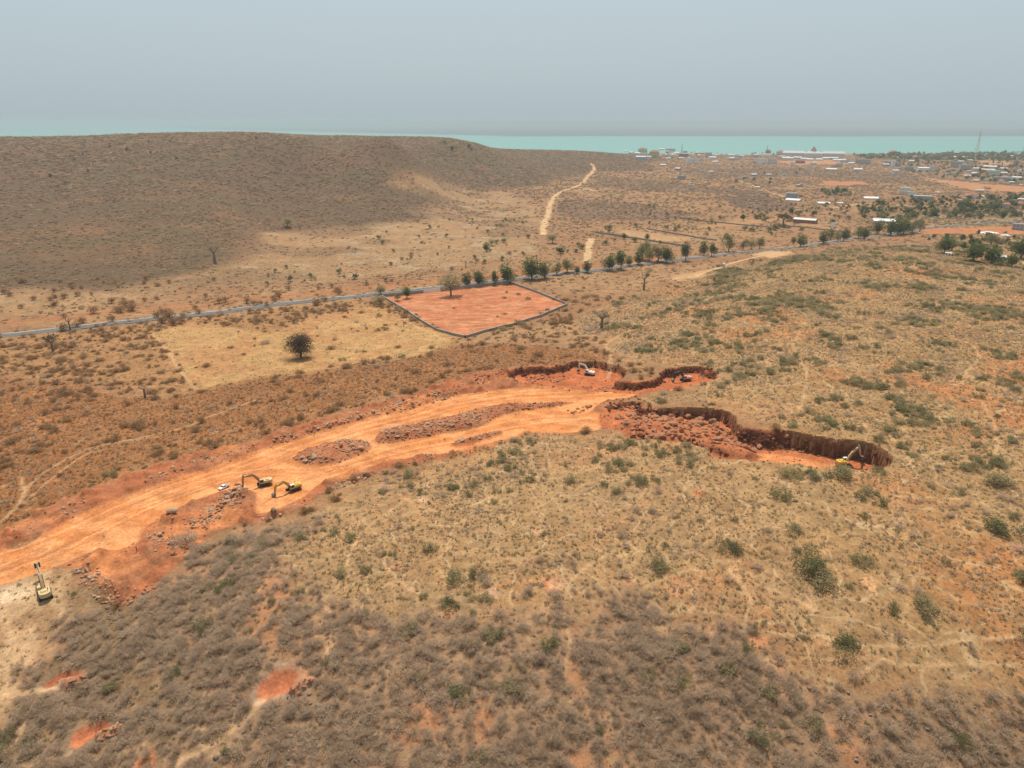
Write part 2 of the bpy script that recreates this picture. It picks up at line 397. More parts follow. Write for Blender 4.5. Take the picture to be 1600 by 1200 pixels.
# greyer, flatter scrub in the lower left
m = zone([(95,965),(130,920),(240,930),(300,1000),(330,1060),(300,1130),(200,1180),(60,1200),(-100,1250),(-60,1150),(40,1080),(90,1020)], 4, 6, 15, 73)
over(m, C3(0.21, 0.148, 0.088), 0.8)
# pale cleared ground on the left edge
m = zone([(-300,960),(0,905),(60,895),(130,862),(150,866),(120,890),(95,925),(100,970),(85,1010),(60,1035),(20,1060),(0,1100),(-20,1160),(-300,1220)], 3, 5, 14, 74)
over(m, C3(0.53, 0.37, 0.225), 0.95); over(m * sstep(0.42, 0.62, fbm(GX * 1.2 + GY * .5, GY * .5 - GX * .3, 6, 3, 75)), C3(0.36, 0.225, 0.125), 0.95)
BR *= 1 - 0.93 * m; GN *= 1 - m; TF = TF * (1 - m) + 0.22 * m
over(zone([(-200,958),(0,918),(40,912),(50,928),(20,940),(0,948),(-200,990)], 2, 2, 8, 76), C3(0.66, 0.52, 0.37), 0.9)
# enclosed red field
over(mF, C3(0.50, 0.205, 0.105)); over(mF * sstep(0.45, 0.7, fbm(GX * 0.35 + GY * 0.2, GY * 1.1, 5, 3, 77)), C3(0.56, 0.28, 0.155), 0.9); over(mF * sstep(.5, .68, fbm(GX * .3 + GY * .25 + 40, GY * 1.3, 4, 3, 84)), C3(0.40, 0.15, 0.075), .75)
BR *= 1 - mF; GN *= 1 - mF; TF *= 1 - 0.97 * mF
# disturbed red earth, haul road, islands of spoil, cut faces
over(mR, C3(0.375, 0.132, 0.056)); over(mR * sstep(0.5, 0.68, fbm(GX, GY, 8, 3, 78)), C3(0.36, 0.155, 0.075), 0.8)
over(mR * sstep(0.55, 0.72, fbm(GX, GY, 15, 2, 79)), C3(0.52, 0.205, 0.075), 0.8)
mHc = mH * (1 - mI)
streak = fbm(GX * 0.22 - GY * 0.10, GY * 0.75 + GX * 0.30, 4, 3, 80)      # wheel-worn streaks along the road
over(mHc, C3(0.61, 0.252, 0.090)); over(mHc * sstep(0.45, 0.65, streak), C3(0.68, 0.31, 0.125), 0.8); over(mHc * sstep(0.55, 0.35, streak), C3(0.53, 0.19, 0.060), 0.6)
over(mI, C3(0.38, 0.142, 0.066)); over(mI * sstep(0.5, 0.7, n_sml), C3(0.40, 0.19, 0.095), 0.7)
mPN = sstep(-0.3, 0.6, sdN); mPE = sstep(-0.3, 0.6, sdE)
over(mPN * (1 - mHc), C3(0.46, 0.145, 0.055))
over(mPE, C3(0.47, 0.15, 0.055)); over(mPE * sstep(0.45, 0.65, fbm(GX, GY, 6, 3, 81)), C3(0.40, 0.15, 0.07), 0.6)
E_ROAD = smooth_line(poly([(985,680),(1060,684),(1110,694),(1110,712),(1200,722),(1290,731),(1330,732),(1290,722),(1200,708),(1120,700),(1060,678),(1000,676)]), 2, True)
over(sstep(-0.5, 1.5, sd_grid(E_ROAD, 6, 0.8, 5, 82)) * mPE, C3(0.66, 0.265, 0.10), 0.95)
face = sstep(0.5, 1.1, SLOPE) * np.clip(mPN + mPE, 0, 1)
over(sstep(-0.5, 2, sd_grid(TALUS, 8, 1.0, 6, 26)), C3(0.37, 0.13, 0.055), .9); over(face, C3(0.095, 0.034, 0.018)); depth_ = np.clip(Z0 - Z, 0, 12) + (n_sml - .5) * 1.2; over(face * sstep(1.5, .3, depth_), C3(.24, .105, .05), .8); over(face * sstep(.5, .9, np.sin(depth_ * 2.1)), C3(.125, .044, .022), .6); over(face * sstep(0.55, 0.7, fbm(GX, GY + Z * 3, 3, 3, 83)), C3(0.22, 0.085, 0.042), 0.7)  # cut faces painted near-black to stand for shade; topsoil band and layers over it
over(mS, C3(0.47, 0.165, 0.075)); over(mG, C3(0.47, 0.22, 0.12)); over(sstep(-0.2, 0.8, sdP), C3(0.30, 0.15, 0.07))
dug = np.clip(mR + mH + mI + mPN + mPE + sstep(-2.2, -.8, sdS) + sstep(-1.5, -.5, sdG), 0, 1)
for A in (BR, GN, TRAIL): A *= (1 - dug) ** 2
TF *= 1 - 0.97 * dug
BR *= sstep(1.0, 0.4, SLOPE)

# wheel ruts along the two branches of the haul road
UP = smooth_line(poly([(-60,905),(0,885),(100,845),(250,776),(400,724),(487,692),(575,667),(650,649),(707,632),(800,617),(900,613),(1000,611)]), 5)
LOW = smooth_line(poly([(330,752),(420,738),(500,737),(560,722),(650,697),(760,672),(850,656),(920,650)]), 5)
IN = smooth_line(poly([(400,785),(430,768),(470,748),(540,728)]), 5)
for li, (line, offs) in enumerate(((UP, (-7.5, -5.6, -3.4, -1.5, .8, 2.6, 4.8, 6.7, 9)), (LOW, (-4, -2.1, 0, 1.9, 3.6)), (IN, (-1.2, .8)))):
    tg = np.gradient(line, axis=0); tg /= np.hypot(tg[:, 0], tg[:, 1])[:, None]; nm_ = np.stack([-tg[:, 1], tg[:, 0]], 1)
    for oi, of_ in enumerate(offs):
        wig = np.interp(np.arange(len(line)), np.linspace(0, len(line), 9), np.random.default_rng(li * 20 + oi).normal(0, .9, 9))
        ln = line + nm_ * (of_ + wig)[:, None]
        d = -sd_grid(ln, 3, 0.25, 5, 91, closed=False)
        dark = (oi % 3 != 1)
        over(sstep(.75, .25, d) * mHc, C3(0.47, 0.165, 0.055) if dark else C3(0.74, 0.36, 0.15), .6 if dark else .55)
# sandy vehicle tracks, footpaths, bare patches
def track(pts, width, col, amt=1.0, soft=0.6, wob=0.0):
    line = smooth_line(poly(pts), 5)
    d = -sd_grid(line, width * 3 + 6, wob, width * 6, 90, closed=False)
    m = sstep(width * 0.5 * (1 + soft), width * 0.5 * (1 - soft * 0.5), d)
    over(m, C3(*col), amt)
    i = np.nonzero(m > 0.002)
    for A in (BR, GN, TRAIL, TF): A[i] *= 1 - 0.95 * m[i]
    return m
SAND = (0.60, 0.43, 0.25)
mTrack = track([(848,366),(850,352),(856,335),(860,320),(868,305),(885,297),(905,289),(917,277),(928,264),(924,255)], 9, SAND, 1, 0.3, 2)
mTrack2 = track([(917,410),(918,398),(920,385),(923,373)], 8, SAND, 1, 0.3, 1.5)
track([(870,302),(900,297),(928,297)], 6, SAND, .9); track([(930,267),(980,268),(1018,269)], 6, SAND, .9); track([(905,293),(918,296),(928,298)], 8, SAND, .8)
track([(1150,280),(1180,292),(1200,300),(1240,312)], 6, SAND, .8); track([(1100,296),(1130,300),(1150,308)], 6, (0.5,0.3,0.19), .8)
track([(1210,338),(1250,348),(1290,356),(1340,362)], 6, (0.52,0.32,0.19), .8); track([(1060,240+20),(1085,262),(1110,268)], 7, (0.55,0.33,0.2), .7)
track([(1090,430),(1140,412),(1180,402),(1210,396)], 4, SAND, .9); track([(1300,325),(1360,318),(1420,322)], 6, SAND, .7)
PATH = (0.58, 0.405, 0.24)
for pts, w, amt in (
  ([(-40,830),(0,815),(30,785),(45,760),(75,735),(130,705),(200,688),(280,670),(330,650),(400,625)], 1.5, .6),
  ([(20,800),(50,775),(80,748),(115,722),(150,702)], 1.1, .55), ([(30,790),(38,765),(30,745)], 1.0, .6), ([(120,705),(180,690),(250,682)], 1.0, .6),
  ([(235,515),(250,535),(270,560),(290,590),(308,610)], 1.6, .7),
  ([(620,490),(660,515),(700,530)], 2, .5),
  ([(545,870),(530,915),(510,930),(507,950),(530,962),(533,980),(520,1000),(512,1020)], 0.9, .9), ([(512,1010),(505,1050),(502,1080)], 0.8, .7), ([(545,870),(560,840),(590,810),(620,790)], 0.8, .7),
  ([(620,770),(650,790),(700,800),(760,780),(800,750)], 0.8, .8), ([(560,800),(575,820),(600,850),(600,880)], 0.8, .7), ([(600,880),(640,920),(700,935),(780,930)], 0.9, .8),
  ([(720,885),(780,875),(840,870)], 1.0, .5), ([(880,1060),(890,1000),(880,950),(900,900),(960,860)], 0.9, .7), ([(900,1010),(930,1040),(980,1050),(1030,1060)], 0.8, .6),
  ([(1140,890),(1170,930),(1165,980),(1180,1020)], 0.8, .7), ([(1000,920),(1060,895),(1090,890)], 0.9, .8), ([(1200,990),(1270,992),(1330,1005),(1420,1010),(1500,1000),(1600,995)], 0.9, .9),
  ([(1345,1050),(1380,1030),(1400,1038),(1460,1040),(1520,1035),(1600,1040)], 0.8, .9), ([(1200,920),(1260,945),(1300,960),(1340,970)], 1.6, .55), ([(1040,850),(1100,870),(1180,900)], 0.9, .6),
  ([(1500,600),(1510,580),(1530,560),(1520,540),(1495,530)], 1.3, .6), ([(1550,720),(1560,680),(1540,640),(1520,600)], 1.2, .55), ([(1390,690),(1420,660),(1400,640),(1380,600)], 1.0, .5),
  ([(1420,720),(1480,700),(1540,690),(1600,670)], 1.0, .5), ([(1430,740),(1410,700),(1390,680)], 0.8, .6), ([(1250,640),(1260,580),(1240,540),(1260,500)], 1.1, .5),
  ([(1110,640),(1105,610),(1120,580),(1160,560)], 1.1, .6), ([(950,590),(955,560),(950,535),(1000,510),(1080,480),(1120,460)], 1.8, .6), ([(1200,560),(1200,600),(1230,640)], 1.0, .45),
  ([(0,1180),(30,1150),(50,1110),(60,1090)], 1.0, .8), ([(30,1200),(80,1185),(110,1178)], 1.0, .9), ([(0,1085),(50,1080),(90,1072)], 2.0, .9), ([(60,1085),(50,1110),(30,1140)], 1.1, .8),
  ([(150,1185),(220,1165),(280,1145),(350,1130),(400,1100)], 1.2, .8), ([(280,1190),(330,1160),(380,1125),(410,1095)], 2.4, .8), ([(330,1180),(380,1150),(430,1090)], 1.5, .5),
  ([(690,730),(720,760),(700,790)], .8, .7), ([(840,690),(830,720),(850,760),(880,800)], .8, .5), ([(900,760),(980,740),(1050,745)], .8, .45)):
    track(pts, w * .85, PATH, amt * .85, 0.8, 0.5)
for (u, v, ru, c) in ((862,913,3.0,(.46,.16,.08)),(868,914,3.0,(.62,.36,.22)),(770,926,2.6,(.66,.42,.28)),(660,780,2.2,(.66,.44,.30)),(620,887,2.4,(.50,.24,.13)),(845,832,2.4,(.58,.34,.2)),(1095,771,2.4,(.50,.18,.08)),
                      (1060,915,3.2,(.52,.25,.13)),(1185,1000,2.6,(.58,.28,.15)),(1360,913,2.6,(.60,.34,.18)),(1300,560,3,(.5,.22,.1)),(1450,600,4,(.5,.2,.08)),(1350,664,3,(.58,.33,.18)),(820,742,2.0,(.6,.4,.27)),(1140,450,5,(.5,.2,.1)),
                      (230,1190,3,(.5,.2,.1)),(700,955,2.2,(.5,.22,.12)),(980,905,2.4,(.55,.3,.17)),(935,832,2,(.56,.3,.18)),(1590,857,2,(.6,.3,.2))):
    p = at(u, v); d = np.hypot(GX - p.x + (n_sml - .5) * 3, (GY - p.y) * 0.8)
    over(sstep(ru, ru * 0.6, d), C3(*c), 0.9)

BR *= sstep(0.5, 0.0, mF); 
# ---------------------------------------------------------------- material helpers
def new_mat(name):
    m = bpy.data.materials.new(name); m.use_nodes = True
    t = m.node_tree; t.nodes.clear()
    return m, t, t.nodes, t.links
def plain(name, col, rough=0.8, metal=0.0, vary=0.12, scale=1.5, bump=0.0, spec=0.3):
    """a painted or mineral surface with a little uneven colour"""
    m, t, n, l = new_mat(name)
    o = n.new('ShaderNodeOutputMaterial'); b = n.new('ShaderNodeBsdfPrincipled')
    tc = n.new('ShaderNodeTexCoord'); ns = n.new('ShaderNodeTexNoise')
    ns.inputs['Scale'].default_value = scale; ns.inputs['Detail'].default_value = 4
    mr = n.new('ShaderNodeMapRange'); mr.inputs[3].default_value = 1 - vary; mr.inputs[4].default_value = 1 + vary
    mx = n.new('ShaderNodeMix'); mx.data_type = 'RGBA'; mx.blend_type = 'MULTIPLY'; mx.inputs[0].default_value = 1
    mx.inputs[6].default_value = (*col, 1)
    l.new(tc.outputs['Object'], ns.inputs['Vector']); l.new(ns.outputs['Fac'], mr.inputs[0]); l.new(mr.outputs[0], mx.inputs[7])
    l.new(mx.outputs[2], b.inputs['Base Color']); l.new(b.outputs[0], o.inputs[0])
    b.inputs['Roughness'].default_value = rough; b.inputs['Metallic'].default_value = metal; b.inputs['Specular IOR Level'].default_value = spec
    if bump:
        bp = n.new('ShaderNodeBump'); bp.inputs['Strength'].default_value = bump; bp.inputs['Distance'].default_value = 0.1
        l.new(ns.outputs['Fac'], bp.inputs['Height']); l.new(bp.outputs[0], b.inputs['Normal'])
    return m
def leafy(name, a, b_, transl=0.25):
    """foliage: colour drawn between two per plant and varied from leaf to leaf"""
    m, t, n, l = new_mat(name)
    o = n.new('ShaderNodeOutputMaterial'); d = n.new('ShaderNodeBsdfDiffuse'); tr = n.new('ShaderNodeBsdfTranslucent'); ms = n.new('ShaderNodeMixShader')
    oi = n.new('ShaderNodeObjectInfo'); ge = n.new('ShaderNodeNewGeometry'); ad = n.new('ShaderNodeMath'); ad.operation = 'MULTIPLY_ADD'
    ad.inputs[1].default_value = 0.45; mu = n.new('ShaderNodeMath'); mu.operation = 'MULTIPLY'; mu.inputs[1].default_value = 0.55
    mx = n.new('ShaderNodeMix'); mx.data_type = 'RGBA'; mx.inputs[6].default_value = (*a, 1); mx.inputs[7].default_value = (*b_, 1)
    l.new(oi.outputs['Random'], mu.inputs[0]); l.new(ge.outputs['Random Per Island'], ad.inputs[0]); l.new(mu.outputs[0], ad.inputs[2])
    l.new(ad.outputs[0], mx.inputs[0]); l.new(mx.outputs[2], d.inputs[0]); l.new(mx.outputs[2], tr.inputs[0])
    ms.inputs[0].default_value = transl
    l.new(d.outputs[0], ms.inputs[1]); l.new(tr.outputs[0], ms.inputs[2]); l.new(ms.outputs[0], o.inputs[0])
    return m

# ---------------------------------------------------------------- ground material: zone colour broken up by earth, grass and trail textures
def ground_material():
    m, t, n, l = new_mat('earth')
    o = n.new('ShaderNodeOutputMaterial'); b = n.new('ShaderNodeBsdfPrincipled'); b.inputs['Roughness'].default_value = 0.95; b.inputs['Specular IOR Level'].default_value = 0.1
    ca = n.new('ShaderNodeAttribute'); ca.attribute_name = 'earth_colour'
    tr = n.new('ShaderNodeAttribute'); tr.attribute_name = 'trail'
    vg = n.new('ShaderNodeAttribute'); vg.attribute_name = 'grassy'
    geo = n.new('ShaderNodeNewGeometry')
    def noise(scale, detail, rough=0.6, warp=0.0):
        x = n.new('ShaderNodeTexNoise'); x.inputs['Scale'].default_value = scale; x.inputs['Detail'].default_value = detail; x.inputs['Roughness'].default_value = rough
        x.inputs['Distortion'].default_value = warp
        l.new(geo.outputs['Position'], x.inputs['Vector']); return x
    def remap(s, a, b0, c, d):
        x = n.new('ShaderNodeMapRange'); x.inputs[1].default_value = a; x.inputs[2].default_value = b0; x.inputs[3].default_value = c; x.inputs[4].default_value = d
        l.new(s, x.inputs[0]); return x.outputs[0]
    def mix(kind, fac, a, c):
        x = n.new('ShaderNodeMix'); x.data_type = 'RGBA'; x.blend_type = kind
        for s, v in ((x.inputs[0], fac), (x.inputs[6], a), (x.inputs[7], c)):
            if isinstance(v, (int, float)): s.default_value = v
            elif isinstance(v, tuple): s.default_value = v
            else: l.new(v, s)
        return x.outputs[2]
    def mul(a, c):
        x = n.new('ShaderNodeMath'); x.operation = 'MULTIPLY'
        for s, v in ((x.inputs[0], a), (x.inputs[1], c)):
            if isinstance(v, (int, float)): s.default_value = v
            else: l.new(v, s)
        return x.outputs[0]
    fine_n = noise(1.1, 5, 0.65); mid_n = noise(0.22, 5, 0.6); big_n = noise(0.05, 4, 0.55)
    col = mix('MULTIPLY', 1.0, ca.outputs['Color'], remap(fine_n.outputs['Fac'], 0.32, 0.68, 0.72, 1.27))
    col = mix('MULTIPLY', 1.0, col, remap(mid_n.outputs['Fac'], 0.3, 0.7, 0.80, 1.2))
    col = mix('MULTIPLY', 1.0, col, remap(big_n.outputs['Fac'], 0.3, 0.7, 0.90, 1.10))
    # dry grass clumps and litter
    cl = noise(0.55, 4, 0.7, 0.4)
    col = mix('MIX', mul(vg.outputs['Fac'], remap(cl.outputs['Fac'], 0.50, 0.63, 0, 0.7)), col, (0.20, 0.132, 0.068, 1))
    cl2 = noise(0.33, 5, 0.7, 0.6)
    col = mix('MIX', mul(vg.outputs['Fac'], remap(cl2.outputs['Fac'], 0.54, 0.68, 0, 0.55)), col, (0.43, 0.295, 0.15, 1))
    ed = noise(0.16, 3, 0.5); col = mix('MULTIPLY', 1.0, col, remap(ed.outputs['Fac'], 0.35, 0.65, 0.9, 1.1))
    # goat trails: a warped network of worn lines
    wv = n.new('ShaderNodeTexNoise'); wv.inputs['Scale'].default_value = 0.06; wv.inputs['Detail'].default_value = 3
    l.new(geo.outputs['Position'], wv.inputs['Vector'])
    vm = n.new('ShaderNodeVectorMath'); vm.operation = 'MULTIPLY_ADD'; vm.inputs[1].default_value = (14, 14, 0)
    l.new(wv.outputs['Color'], vm.inputs[0]); l.new(geo.outputs['Position'], vm.inputs[2])
    fl = n.new('ShaderNodeVectorMath'); fl.operation = 'MULTIPLY'; fl.inputs[1].default_value = (1, 1, 0)
    l.new(vm.outputs[0], fl.inputs[0])
    for sc, wdt, amt, off in ((0.045, 0.018, 0.65, 0.0), (0.10, 0.030, 0.34, 40.0)):
        vo = n.new('ShaderNodeTexVoronoi'); vo.feature = 'DISTANCE_TO_EDGE'; vo.inputs['Scale'].default_value = sc
        ad = n.new('ShaderNodeVectorMath'); ad.inputs[1].default_value = (off, off, 0)
        l.new(fl.outputs[0], ad.inputs[0]); l.new(ad.outputs[0], vo.inputs['Vector'])
        line = remap(vo.outputs['Distance'], 0.0, wdt, amt, 0.0)
        gate = remap(mid_n.outputs['Fac'], 0.40, 0.55, 0.2, 1.0)
        col = mix('MIX', mul(mul(line, gate), tr.outputs['Fac']), col, (0.48, 0.33, 0.18, 1))
    # scattered stones as dark and pale specks
    sp = n.new('ShaderNodeTexVoronoi'); sp.inputs['Scale'].default_value = 0.8
    l.new(geo.outputs['Position'], sp.inputs['Vector'])
    col = mix('MULTIPLY', 1.0, col, remap(sp.outputs['Distance'], 0.05, 0.22, 0.72, 1.0))
    l.new(col, b.inputs['Base Color'])
    bp = n.new('ShaderNodeBump'); bp.inputs['Strength'].default_value = 0.55; bp.inputs['Distance'].default_value = 0.35
    l.new(fine_n.outputs['Fac'], bp.inputs['Height']); l.new(bp.outputs[0], b.inputs['Normal'])
    l.new(b.outputs[0], o.inputs[0])
    return m
EARTH = ground_material()

ground_col *= np.where(dug[..., None] > .5, np.array([.84, .80, .78]), np.array([0.785, 0.69, 0.59]))
# ---------------------------------------------------------------- ground sheets (one relief, cut along the zones)
grassy = np.clip(0.25 + PLAT + brown * 0.6 + NB * 0.5, 0, 1) * (1 - dug) * (1 - mF) * (1 - 0.6 * hill)
def grid_object(name, face_sel, label):
    """the quads of the relief picked by face_sel as one mesh"""
    fi, fj = np.nonzero(face_sel)
    a = fi * NTH + fj
    quads = np.stack([a, a + 1, a + NTH + 1, a + NTH], 1)
    used, inv = np.unique(quads, return_inverse=True)
    quads = inv.reshape(quads.shape)
    me = bpy.data.meshes.new(name)
    me.vertices.add(len(used))
    me.vertices.foreach_set('co', np.stack([GX.ravel()[used], GY.ravel()[used], Z.ravel()[used]], 1).astype(np.float32).ravel())
    me.loops.add(len(quads) * 4); me.polygons.add(len(quads))
    me.loops.foreach_set('vertex_index', quads.astype(np.int32).ravel())
    me.polygons.foreach_set('loop_start', np.arange(0, len(quads) * 4, 4, dtype=np.int32))
    me.update(calc_edges=True)
    me.polygons.foreach_set('use_smooth', np.ones(len(quads), bool))
    ca = me.color_attributes.new('earth_colour', 'FLOAT_COLOR', 'POINT')
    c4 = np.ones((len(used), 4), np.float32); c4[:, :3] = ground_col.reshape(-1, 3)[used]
    ca.data.foreach_set('color', c4.ravel())
    for nm, arr in (('trail', TRAIL), ('grassy', grassy)):
        at_ = me.attributes.new(nm, 'FLOAT', 'POINT'); at_.data.foreach_set('value', arr.ravel()[used].astype(np.float32))
    me.materials.append(EARTH)
    ob = bpy.data.objects.new(name, me); COL.objects.link(ob)
    ob['kind'] = 'structure'; ob['label'] = label
    return ob
f_ = lambda A: A[:-1, :-1] > 0.5
sel_field = f_(mF)
sel_pit = (f_(mPN) | f_(mPE)) & ~sel_field
sel_road = f_(mHc) & ~sel_pit & ~sel_field
sel_track = (f_(mTrack) | f_(mTrack2)) & ~sel_road
rest = ~(sel_field | sel_pit | sel_road | sel_track)
grid_object('ground', rest, 'dry brush land running to the coast')
grid_object('haul_road', sel_road, 'broad bare orange earth road through the quarry')
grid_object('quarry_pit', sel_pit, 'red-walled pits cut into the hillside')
grid_object('field', sel_field, 'bare red field inside the block wall')
grid_object('dirt_track', sel_track, 'pale sandy track running towards the coast')

# ---------------------------------------------------------------- sea
def sea_material():
    m, t, n, l = new_mat('sea_water')
    o = n.new('ShaderNodeOutputMaterial'); b = n.new('ShaderNodeBsdfPrincipled')
    geo = n.new('ShaderNodeNewGeometry'); sx = n.new('ShaderNodeSeparateXYZ'); l.new(geo.outputs['Position'], sx.inputs[0])
    ns = n.new('ShaderNodeTexNoise'); ns.inputs['Scale'].default_value = 0.0004; ns.inputs['Detail'].default_value = 3
    l.new(geo.outputs['Position'], ns.inputs['Vector'])
    mn = n.new('ShaderNodeMath'); mn.operation = 'MINIMUM'; mn.inputs[1].default_value = 0; l.new(sx.outputs['X'], mn.inputs[0])      # shallows reach farther out to the left
    m1 = n.new('ShaderNodeMath'); m1.operation = 'MULTIPLY_ADD'; m1.inputs[1].default_value = 1.3; l.new(mn.outputs[0], m1.inputs[0]); l.new(sx.outputs['Y'], m1.inputs[2])
    ma = n.new('ShaderNodeMath'); ma.operation = 'MULTIPLY_ADD'; ma.inputs[1].default_value = 1500
    l.new(ns.outputs['Fac'], ma.inputs[0]); l.new(m1.outputs[0], ma.inputs[2])
    mr = n.new('ShaderNodeMapRange'); mr.inputs[1].default_value = 10300; mr.inputs[2].default_value = 10900
    l.new(ma.outputs[0], mr.inputs[0])
    mx = n.new('ShaderNodeMix'); mx.data_type = 'RGBA'; mx.inputs[6].default_value = (0.135, 0.305, 0.275, 1); mx.inputs[7].default_value = (0.07, 0.09, 0.105, 1)
    l.new(mr.outputs[0], mx.inputs[0]); l.new(mx.outputs[2], b.inputs['Base Color'])
    b.inputs['Roughness'].default_value = 0.6; b.inputs['IOR'].default_value = 1.33; b.inputs['Specular IOR Level'].default_value = 0.25
    l.new(b.outputs[0], o.inputs[0])
    return m
def sea():
    rr = [2000, 4000, 8000, 16000, 40000]; th = np.linspace(R(-65), R(65), 60)
    v = [(r_ * math.sin(t_), r_ * math.cos(t_), -40.0) for r_ in rr for t_ in th]
    f = [(i * 60 + j, i * 60 + j + 1, (i + 1) * 60 + j + 1, (i + 1) * 60 + j) for i in range(len(rr) - 1) for j in range(59)]
    me = bpy.data.meshes.new('sea'); me.from_pydata(v, [], f); me.materials.append(sea_material())
    ob = bpy.data.objects.new('sea', me); COL.objects.link(ob); ob['kind'] = 'structure'; ob['label'] = 'calm turquoise sea turning grey towards the horizon'
sea()

# ---------------------------------------------------------------- haze
def haze():
    bm = bmesh.new(); bmesh.ops.create_cube(bm, size=1)
    for v in bm.verts: v.co = Vector((v.co.x * 90000, v.co.y * 90000, -48 if v.co.z < 0 else CAM_Z + 45))
    me = bpy.data.meshes.new('haze'); bm.to_mesh(me); bm.free()
    m, t, n, l = new_mat('dusty_air')
    o = n.new('ShaderNodeOutputMaterial'); pv = n.new('ShaderNodeVolumePrincipled')
    pv.inputs['Color'].default_value = (0.48, 0.53, 0.56, 1); pv.inputs['Density'].default_value = 0.000095; pv.inputs['Anisotropy'].default_value = 0.2
    l.new(pv.outputs[0], o.inputs['Volume']); me.materials.append(m)
    ob = bpy.data.objects.new('haze', me); COL.objects.link(ob); ob['kind'] = 'stuff'; ob['label'] = 'thin dusty haze over land and sea'
haze()

# ---------------------------------------------------------------- mesh builder
class MB:
    def __init__(s): s.v = []; s.f = []
    def add(s, vs, fs):
        b = len(s.v); s.v += [tuple(p) for p in vs]; s.f += [tuple(i + b for i in f) for f in fs]; return s
    def box(s, x0, x1, y0, y1, z0, z1, M=None):
        vs = [Vector((x, y, z)) for z in (z0, z1) for x, y in ((x0, y0), (x1, y0), (x1, y1), (x0, y1))]
        if M: vs = [M @ p for p in vs]
        return s.add(vs, [(3, 2, 1, 0), (4, 5, 6, 7), (0, 1, 5, 4), (1, 2, 6, 5), (2, 3, 7, 6), (3, 0, 4, 7)])
    def tbox(s, a, b, z0, z1):
        """box with a different footprint at the top: a, b = (x0,x1,y0,y1)"""
        vs = [(x, y, z0) for x, y in ((a[0], a[2]), (a[1], a[2]), (a[1], a[3]), (a[0], a[3]))] + [(x, y, z1) for x, y in ((b[0], b[2]), (b[1], b[2]), (b[1], b[3]), (b[0], b[3]))]
        return s.add(vs, [(3, 2, 1, 0), (4, 5, 6, 7), (0, 1, 5, 4), (1, 2, 6, 5), (2, 3, 7, 6), (3, 0, 4, 7)])
    def prism(s, prof, y0, y1):
        """x-z outline given thickness along y"""
        n = len(prof)
        vs = [(x, y0, z) for x, z in prof] + [(x, y1, z) for x, z in prof]
        return s.add(vs, [tuple(range(n)), tuple(range(2 * n - 1, n - 1, -1))] + [(i, i + n, (i + 1) % n + n, (i + 1) % n) for i in range(n)])
    def tube(s, pts, rad, seg=6, cap=True):
        pts = [Vector(p) for p in pts]; rad = rad if isinstance(rad, (list, tuple)) else [rad] * len(pts)
        rings = []; prev = Vector((0.31, 0.74, 0.59))
        for i, p in enumerate(pts):
            d = (pts[min(i + 1, len(pts) - 1)] - pts[max(i - 1, 0)]).normalized()
            a = d.cross(prev); a = a.normalized() if a.length > 1e-4 else d.orthogonal().normalized(); b = d.cross(a)
            rings.append([p + (a * math.cos(2 * math.pi * k / seg) + b * math.sin(2 * math.pi * k / seg)) * rad[i] for k in range(seg)])
        fs = [(i * seg + k, i * seg + (k + 1) % seg, (i + 1) * seg + (k + 1) % seg, (i + 1) * seg + k) for i in range(len(pts) - 1) for k in range(seg)]
        if cap: fs += [tuple(range(seg - 1, -1, -1)), tuple(range((len(pts) - 1) * seg, len(pts) * seg))]
        return s.add([p for r in rings for p in r], fs)
    def leaves(s, centres, size, rnd, flat=0.35, long=1.0):
        for c in centres:
            c = Vector(c); a = Vector((rnd.gauss(0, 1), rnd.gauss(0, 1), rnd.gauss(0, flat))).normalized()
            b = a.cross(Vector((rnd.gauss(0, 1), rnd.gauss(0, 1), rnd.gauss(0, 1)))).normalized()
            z = size * rnd.uniform(0.6, 1.35)
            p = a * z * long; q = b * z * 0.6
            s.add([c - p, c - q * 0.9, c + p * 0.95, c + q], [(0, 1, 2, 3)])
        return s
    def mesh(s, name, mat, smooth=False):
        me = bpy.data.meshes.new(name); me.from_pydata(s.v, [], s.f); me.materials.append(mat)
        bm = bmesh.new(); bm.from_mesh(me); bmesh.ops.recalc_face_normals(bm, faces=bm.faces); bm.to_mesh(me); bm.free()
        if smooth: me.polygons.foreach_set('use_smooth', [True] * len(me.polygons))
        return me
    def leafmesh(s, name, mat):
        me = bpy.data.meshes.new(name); me.from_pydata(s.v, [], s.f); me.materials.append(mat); return me
    def build(s, name, mat, parent=None, smooth=False):
        return link(name, s.mesh(name, mat, smooth), parent)
def link(name, data, parent=None):
    o = bpy.data.objects.new(name, data); COL.objects.link(o)
    if parent is not None: o.parent = parent
    return o
def tag(o, label, cat, group=None):
    o['label'] = label; o['category'] = cat
    if group: o['group'] = group
    return o
def thing(name, loc, rz=0.0, label='', cat='', group=None, scale=1.0):
    o = bpy.data.objects.new(name, None); COL.objects.link(o); o.empty_display_size = 0.5
    o.location = loc; o.rotation_euler = (0, 0, rz); o.scale = (scale,) * 3
    o['kind'] = 'thing'
    return tag(o, label, cat, group)
def copy_tree(o, parent=None):
    c = o.copy(); COL.objects.link(c); c.parent = parent
    for ch in o.children: copy_tree(ch, c)
    return c

